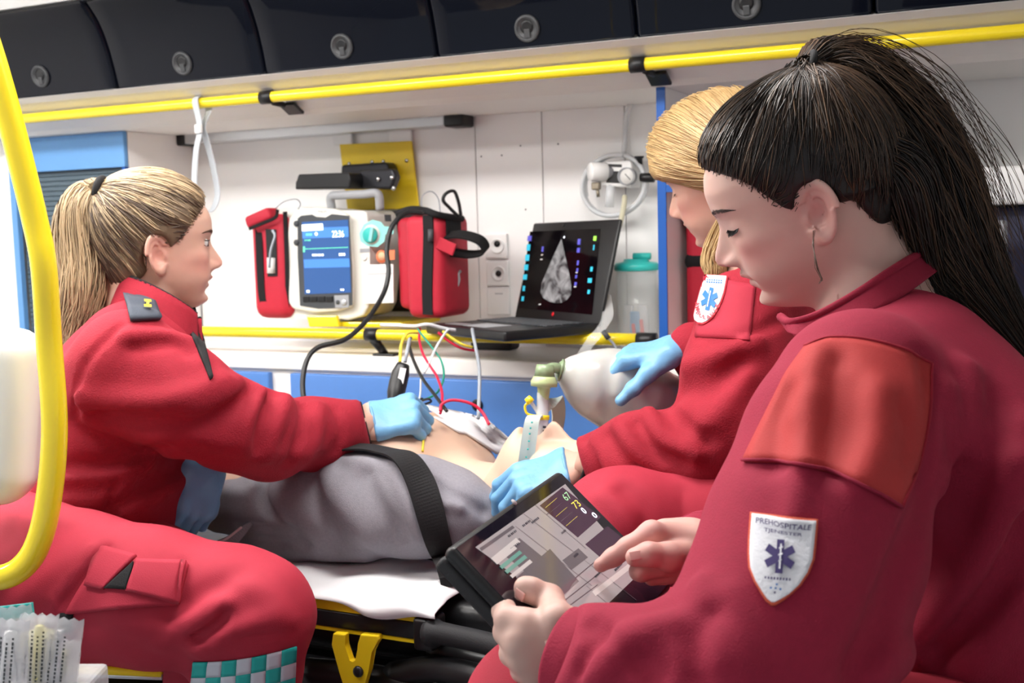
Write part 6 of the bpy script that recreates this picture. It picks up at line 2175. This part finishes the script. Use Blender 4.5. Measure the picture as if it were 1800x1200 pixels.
dL = .985
mcp = [(924, 1098, dL, .0124), (914, 1126, dL - .006, .0124), (922, 1155, dL - .004, .0118), (938, 1180, dL, .0108)]
wrL = P(1030, 1140, dL)
HL = [uni([chain(joints([(1075, 1146, dL - .005, .029), (1020, 1138, dL, .028)]), .02, Fv, .85)] + [cone(P(1018, 1134 + i * 9, dL), P(*m_[:3]), .0165, m_[3] + .001) for i, m_ in enumerate(mcp)] + [cone(P(985, 1132, dL + .008), P(945, 1130, dL + .008), .02, .018)], .014)]
fL = [joints([mcp[0], (892, 1088, dL + .004, .0112), (886, 1074, dL + .020, .0102), (905, 1058, dL + .055, .009), (930, 1058, dL + .075, .008)]),
      joints([mcp[1], (890, 1110, dL + .008, .0110), (890, 1096, dL + .030, .0098), (915, 1080, dL + .055, .009)]),
      joints([mcp[2], (900, 1148, dL + .010, .0106), (898, 1132, dL + .030, .0095), (920, 1112, dL + .055, .0085)]),
      joints([mcp[3], (918, 1178, dL + .010, .0095), (914, 1164, dL + .028, .0085), (930, 1145, dL + .05, .008)])]
tq = lambda x, y, l, r: (ontab(x, y, l), r)
thL = [(P(1020, 1112, dL - .004), .0175), (P(980, 1090, dL - .006), .0150), tq(948, 1070, .015, .0122), tq(920, 1051, .0115, .0108), tq(910, 1044, .0100, .0095)]
hLf = [chain(c, .005) for c in fL]


def handL(p):
    d = HL[0](p)
    d = smin(d, chain(thL, .006)(p), .007)
    e = hLf[0](p)
    for g in hLf[1:]:
        e = smin(e, g(p), .003)
    return smin(d, e, .009)


pts = np.array([q for c in fL + [thL] for q, r in c] + [P(1080, 1146, dL)])
lv = nets(handL, pts.min(0) - .035, pts.max(0) + .035, .0018)
# right hand: index pointing at the screen
idx = joints([(1190, 955, 1.135, .014), (1146, 938, 1.115, .0125), (1104, 962, 1.112, .0098), (1078, 979, 1.118, .0086), (1056, 993, 1.118, .0072)])
thR = joints([(1212, 975, 1.125, .0165), (1175, 978, 1.095, .0135), (1140, 974, 1.085, .0112), (1116, 979, 1.085, .0092)])
f3 = joints([(1196, 985, 1.135, .014), (1160, 992, 1.12, .0120), (1128, 1003, 1.115, .0102), (1122, 1004, 1.118, .0092)])
f4 = joints([(1200, 1000, 1.145, .012), (1170, 1007, 1.135, .0105), (1146, 1014, 1.13, .0088)])
plm = [chain(joints([(1250, 965, 1.17, .027), (1215, 968, 1.155, .028)]), .01), rbox(P(1190, 962, 1.145), (nrm(-Rv + Uv * .12), nrm(Uv + Rv * .1), Fv), (.032, .026, .030), .020)]
plf = uni(plm, .02)
cI, cT, c3, c4 = chain(idx, .006), chain(thR, .006), chain(f3, .005), chain(f4, .005)


def handR(p):
    d = smin(plf(p), cI(p), .012)
    e = smin(smin(c3(p), c4(p), .003), 1 + 0 * d, .001)
    d = smin(d, e, .005)
    return smin(d, cT(p), .0045)


pts = np.array([q for c in (idx, thR, f3, f4) for q, r in c] + [P(1250, 965, 1.17)])
rv_ = nets(handR, pts.min(0) - .04, pts.max(0) + .04, .0018)
core = uni([cone(P(1700, 1250, 1.27), P(1570, 700, 1.27), .10, .09, Fv, 1.5), chain([(q, r * .62) for q, r in armC + foreC], .02), chain([(q, r * .62) for q, r in armC2], .02), neckC], .03)
cv = nets(core, P(1400, 900, 1.15) - .5, P(1400, 900, 1.15) + .5, .02)
V, Q, T_ = merge([hvC, (cv[0], cv[1], None), (lv[0], lv[1], None), (rv_[0], rv_[1], np.clip(.55 - np.abs(np.linalg.norm(rv_[0] - P(1100, 985, 1.11), axis=1)) * 6, 0, .35))])
bodyC = link('body', npmesh('body', V, Q, {'tint': T_}), M['skinC'], pc)


def nailat(c, dirv, nor, w, l):
    ax = nrm(dirv)
    nor = nrm(nor - ax * (nor @ ax))
    sd = np.cross(ax, nor)
    o = obox('fingernail', c, (ax, sd, nor), (l, w, .0011), M['nail'], bodyC, bev=.001, seg=3)
    return o


tl = trace(handL, [(913, 1046)])[0]
nailat(tl - grad(handL, tl[None])[0] * .0009, P(900, 1030, .96) - P(935, 1060, .945), grad(handL, tl[None])[0], .0048, .0055)
tr2 = trace(handR, [(1117, 976)])[0]
nailat(tr2 + grad(handR, tr2[None])[0] * .0002, P(1110, 979, 1.085) - P(1140, 974, 1.085), grad(handR, tr2[None])[0], .0045, .0058)

# cuffs as rings of thicker cloth
def cuff(pa_, pb_, r0, r1, m, parent):
    return tube('sleeve_cuff', [pa_, (pa_ + pb_) / 2, pb_], [r0, (r0 + r1) / 2 + .001, r1], m, parent, n=6, seg=28, caps=False)


c1 = cuff(P(1052, 1172, .958), P(988, 1146, .975), .0470, .0405, M['sweat'], jCm)
c1.modifiers.new('t', 'SOLIDIFY').thickness = .003
c2 = cuff(P(1275, 978, 1.21), P(1222, 966, 1.165), .0400, .0385, M['sweat'], jCm)
c2.modifiers.new('t', 'SOLIDIFY').thickness = .003
# shoulder reinforcement in orange red canvas, with seams
yg = np.zeros((18, 24, 2))
top = catmull([(1418, 612, 0), (1460, 598, 0), (1520, 600, 0), (1590, 618, 0), (1636, 640, 0)], 8)
bot = catmull([(1308, 812, 0), (1390, 816, 0), (1470, 835, 0), (1530, 862, 0), (1580, 892, 0)], 8)
lft = catmull([(1418, 612, 0), (1380, 665, 0), (1345, 735, 0), (1308, 812, 0)], 8)
rgt = catmull([(1636, 640, 0), (1632, 720, 0), (1612, 810, 0), (1580, 892, 0)], 8)
smp = lambda c, t: np.array([np.interp(t, np.linspace(0, 1, len(c)), c[:, j]) for j in (0, 1)])
for j in range(18):
    for i in range(24):
        u, v = i / 23, j / 17
        a = (1 - v) * smp(top, u) + v * smp(bot, u) + (1 - u) * smp(lft, v) + u * smp(rgt, v)
        b = (1 - u) * (1 - v) * smp(top, 0) + u * (1 - v) * smp(top, 1) + (1 - u) * v * smp(bot, 0) + u * v * smp(bot, 1)
        yg[j, i] = a - b
yk = patch('shoulder_patch', jCc, yg, M['yoke'], jCm, lift=.0035, thick=.0035)
for nm, cc in (('top', top), ('bottom', bot), ('rear', rgt)):
    p = trace(jCc, cc[:, :2])
    tube('seam', p + grad(jCc, p) * .0032, .0016, M['redpipe'] if nm != 'bottom' else M['sweat'], jCm, n=1, seg=6)
# sleeve badge
rows = [(1325, 905.5, 1433, 918), (1323, 925, 1432, 937), (1321, 950, 1430, 960), (1320, 975, 1427, 985), (1321, 1000, 1418, 1008), (1329, 1022, 1404, 1029), (1340, 1041, 1387, 1045), (1349, 1054, 1371, 1055), (1357, 1060, 1361, 1060)]
rows2 = [(a - 4, b - (3.5 if i == 0 else 0), c + 4, d - (3.5 if i == 0 else 0)) for i, (a, b, c, d) in enumerate(rows)]
rows2[-1] = (1356, 1065, 1362, 1065)
rows2[-2] = (1346, 1057, 1375, 1057)
be = patch('badge_border', jCc, shield(jCc, rows2, 18), M['badgeedge'], jCm, lift=.0028, thick=.0025)
bd = patch('service_badge', jCc, shield(jCc, rows, 18), M['badge'], jCm, lift=.0036, thick=.0025)
for s_, o_, u_, v_h in (('PREHOSPITALE', (1333, 925), (90, 10.5), (.8, -10.0)), ('TJENESTER', (1346, 942), (63, 7.5), (.8, -9.0))):
    v2, f2_ = text2d(s_, .012)
    decal('badge_lettering', jCc, v2 / [v2[:, 0].max(), v2[:, 1].max()], f2_, o_, u_, v_h, M['badgenavy'], bd, .0058)
sv, sf = star_poly(1.0, .24)
decal('star_of_life', jCc, sv, sf, (1372, 983), (26, 1.5), (2.5, -29.5), M['badgenavy'], bd, .0056)
stf = np.array([(-.05, -.75), (.05, -.75), (.05, .72), (-.05, .72), (-.13, .0), (.13, .1), (.13, .2), (-.13, .1), (-.13, .4), (.13, .5), (.13, .58), (-.13, .5), (-.10, -.35), (.10, -.25), (.10, -.17), (-.10, -.27)])
decal('staff', jCc, stf, [(0, 1, 2, 3), (4, 5, 6, 7), (8, 9, 10, 11), (12, 13, 14, 15)], (1373, 983), (26, 1.5), (2.5, -29.5), M['badge'], bd, .0064)
bars = np.array([(x + dx, dy) for x in range(0, 44, 5) for dx, dy in ((0, 0), (3, 0), (3.4, 4), (.6, 4))], float)
bf = [tuple(range(i * 4, i * 4 + 4)) for i in range(len(bars) // 4)]
decal('badge_print', jCc, bars, bf, (1346, 1021), (1, .09), (0, -1), M['badgenavy'], bd, .0058)
for i, (x, y, mm) in enumerate(((1366, 1030, 'badgeblue'), (1356, 1036, 'badgeblue'), (1364, 1036.5, 'badgeblue'), (1372, 1038, 'badgeblue'), (1362.5, 1044, 'badgenavy'))):
    decal('badge_mark', jCc, np.array([(-1, -1), (1, -1), (1.2, 1), (-.8, 1)]), [(0, 1, 2, 3)], (x, y), (1.6, 0), (0, -1.6), M[mm], bd, .0046)
# collar of the sweatshirt
loC = [P(1378, 566, 1.16), P(1400, 592, 1.12), P(1450, 590, 1.12), P(1520, 560, 1.13), P(1580, 525, 1.16), P(1630, 490, 1.21), P(1655, 470, 1.28), P(1640, 480, 1.36)]
hiC = [P(1372, 560, 1.17), P(1392, 570, 1.135), P(1440, 556, 1.14), P(1505, 520, 1.155), P(1565, 480, 1.18), P(1612, 452, 1.23), P(1640, 445, 1.29), P(1630, 455, 1.36)]
cf = collar('collar', loC, hiC, M['sweat'], jCm, .006)
hi2 = [q + Uv * .002 for q in hiC]
tube('collar_fold', hi2, .0045, M['sweat'], cf, n=5, seg=8)
# legs
tC = [(P(1650, 1330, 1.25), .13), (P(1350, 1230, 1.20), .095), (P(1175, 1160, 1.22), .072)]
tC1 = [(P(1640, 1420, 1.05), .12), (P(1200, 1320, 1.0), .085), (P(960, 1255, 1.05), .072)]
legC = [(P(1175, 1160, 1.22), .072), (P(1180, 1500, 1.30), .06), (P(1190, 1900, 1.38), .05)]
legC1 = [(P(960, 1255, 1.05), .072), (P(980, 1600, 1.15), .058), (P(1000, 1950, 1.22), .05)]
trC = uni([chain(tC, .03), chain(tC1, .03), chain(legC, .03), chain(legC1, .03)], .02)
trCm = blob('trousers', wob(trC, .0016, 40, 19), [q for q, r in tC + tC1 + legC + legC1], .15, .0075, M['trouser'], pc)
for sd in (-1, 1):
    hC.brows(bodyC, M['browd'], sd, n=140)
    hC.lashes(bodyC, M['lash'], sd, z0=-.0052, ln=.0105, down=.55, n=46)
# hair
hzC = [-.09, -.075, -.06, -.045, -.026, -.012, .0, .015, .03, .045, .058, .07, .085, .15]
hxC = [-.065, -.056, -.050, -.046, -.040, .016, .028, .036, .044, .056, .072, .090, .13, .15]
fCh = cap_hair(hC, hzC, hxC, lambda q: .007 + .003 * np.clip((q[:, 2] - .02) / .09, 0, 1) + .006 * np.clip(-q[:, 0] / .08, 0, 1))
c8 = hC.wp([(a, b, c) for a in (-.14, .14) for b in (-.11, .11) for c in (-.11, .16)])
v_, q_ = nets(fCh, c8.min(0), c8.max(0), .0026)
hairC = link('hair', npmesh('hair', v_, q_), M['capdark'], pc)
tieC = hC.wp((-.056, 0, .116))[0]
stt = np.concatenate([sampl(fCh, hC, 3200), edge_starts(hC, hzC, hxC, 900)])
lc = hC.loc(stt)
dk = np.clip(rng.beta(.5, 2.2, len(stt)) + .35 * (lc[:, 0] < -.03) * rng.uniform(0, 1, len(stt)), 0, 1)  # browner tint towards the back: rim light put into the hair colour
combed('combed_hair', fCh, stt, tieC + rng.normal(0, .0055, (len(stt), 3)), M['hairdark'], hairC, r=.00075, k=11, tint=dk, lift=(.0, .0045), jit=.004)
tail('ponytail', [tieC, P(1450, 105, 1.275), P(1520, 150, 1.28), P(1590, 240, 1.28), P(1640, 340, 1.28), P(1690, 450, 1.27), P(1755, 545, 1.25), P(1830, 650, 1.23)], [.012, .026, .044, .056, .056, .046, .028, .012], 2300, M['hairdark'], hairC, r=.0009, k=20, wave=.006, tint=np.clip(rng.beta(.5, 1.3, 2300), 0, 1))
tail('flyaway_hair', [P(1440, 112, 1.27), P(1500, 115, 1.26), P(1580, 200, 1.25), P(1660, 330, 1.25), P(1720, 470, 1.24), P(1775, 560, 1.23)], [.014, .035, .055, .062, .058, .05], 240, M['hairdark'], hairC, r=.0004, k=22, wave=.014, spread=1.15, tint=np.clip(rng.beta(1.2, 1.0, 240), 0, 1))
tail('nape_hair', [hC.wp((-.06, .02, .07))[0], hC.wp((-.09, .03, .0))[0], hC.wp((-.10, .03, -.04))[0], P(1635, 480, 1.26), P(1700, 540, 1.24)], [.006, .022, .030, .024, .012], 800, M['hairdark'], hairC, r=.0008, wave=.005, tint=np.clip(rng.beta(.4, 2.5, 800), 0, 1))
rg = [tieC + Rv * .004 + (nrm(Uv * .8 + Rv * .2) * math.cos(a) + Fv * math.sin(a)) * .0145 for a in np.linspace(0, 2 * math.pi, 14)]
tube('hair_tie', rg, .0042, M['blackcloth'], hairC, n=3, seg=8)
a0 = hC.wp((.008, .079, -.035))[0]
wsp = np.stack([np.stack([a0 + rng.normal(0, .001, 3), P(1428, 430, 1.145), P(1437, 470, 1.14), P(1445, 490, 1.14), P(1440, 498, 1.14)]) + rng.normal(0, .0008, (5, 3)) for _ in range(5)])
strands('loose_hair', wsp, .0004, M['hairdark'], hairC, np.full(5, .4))
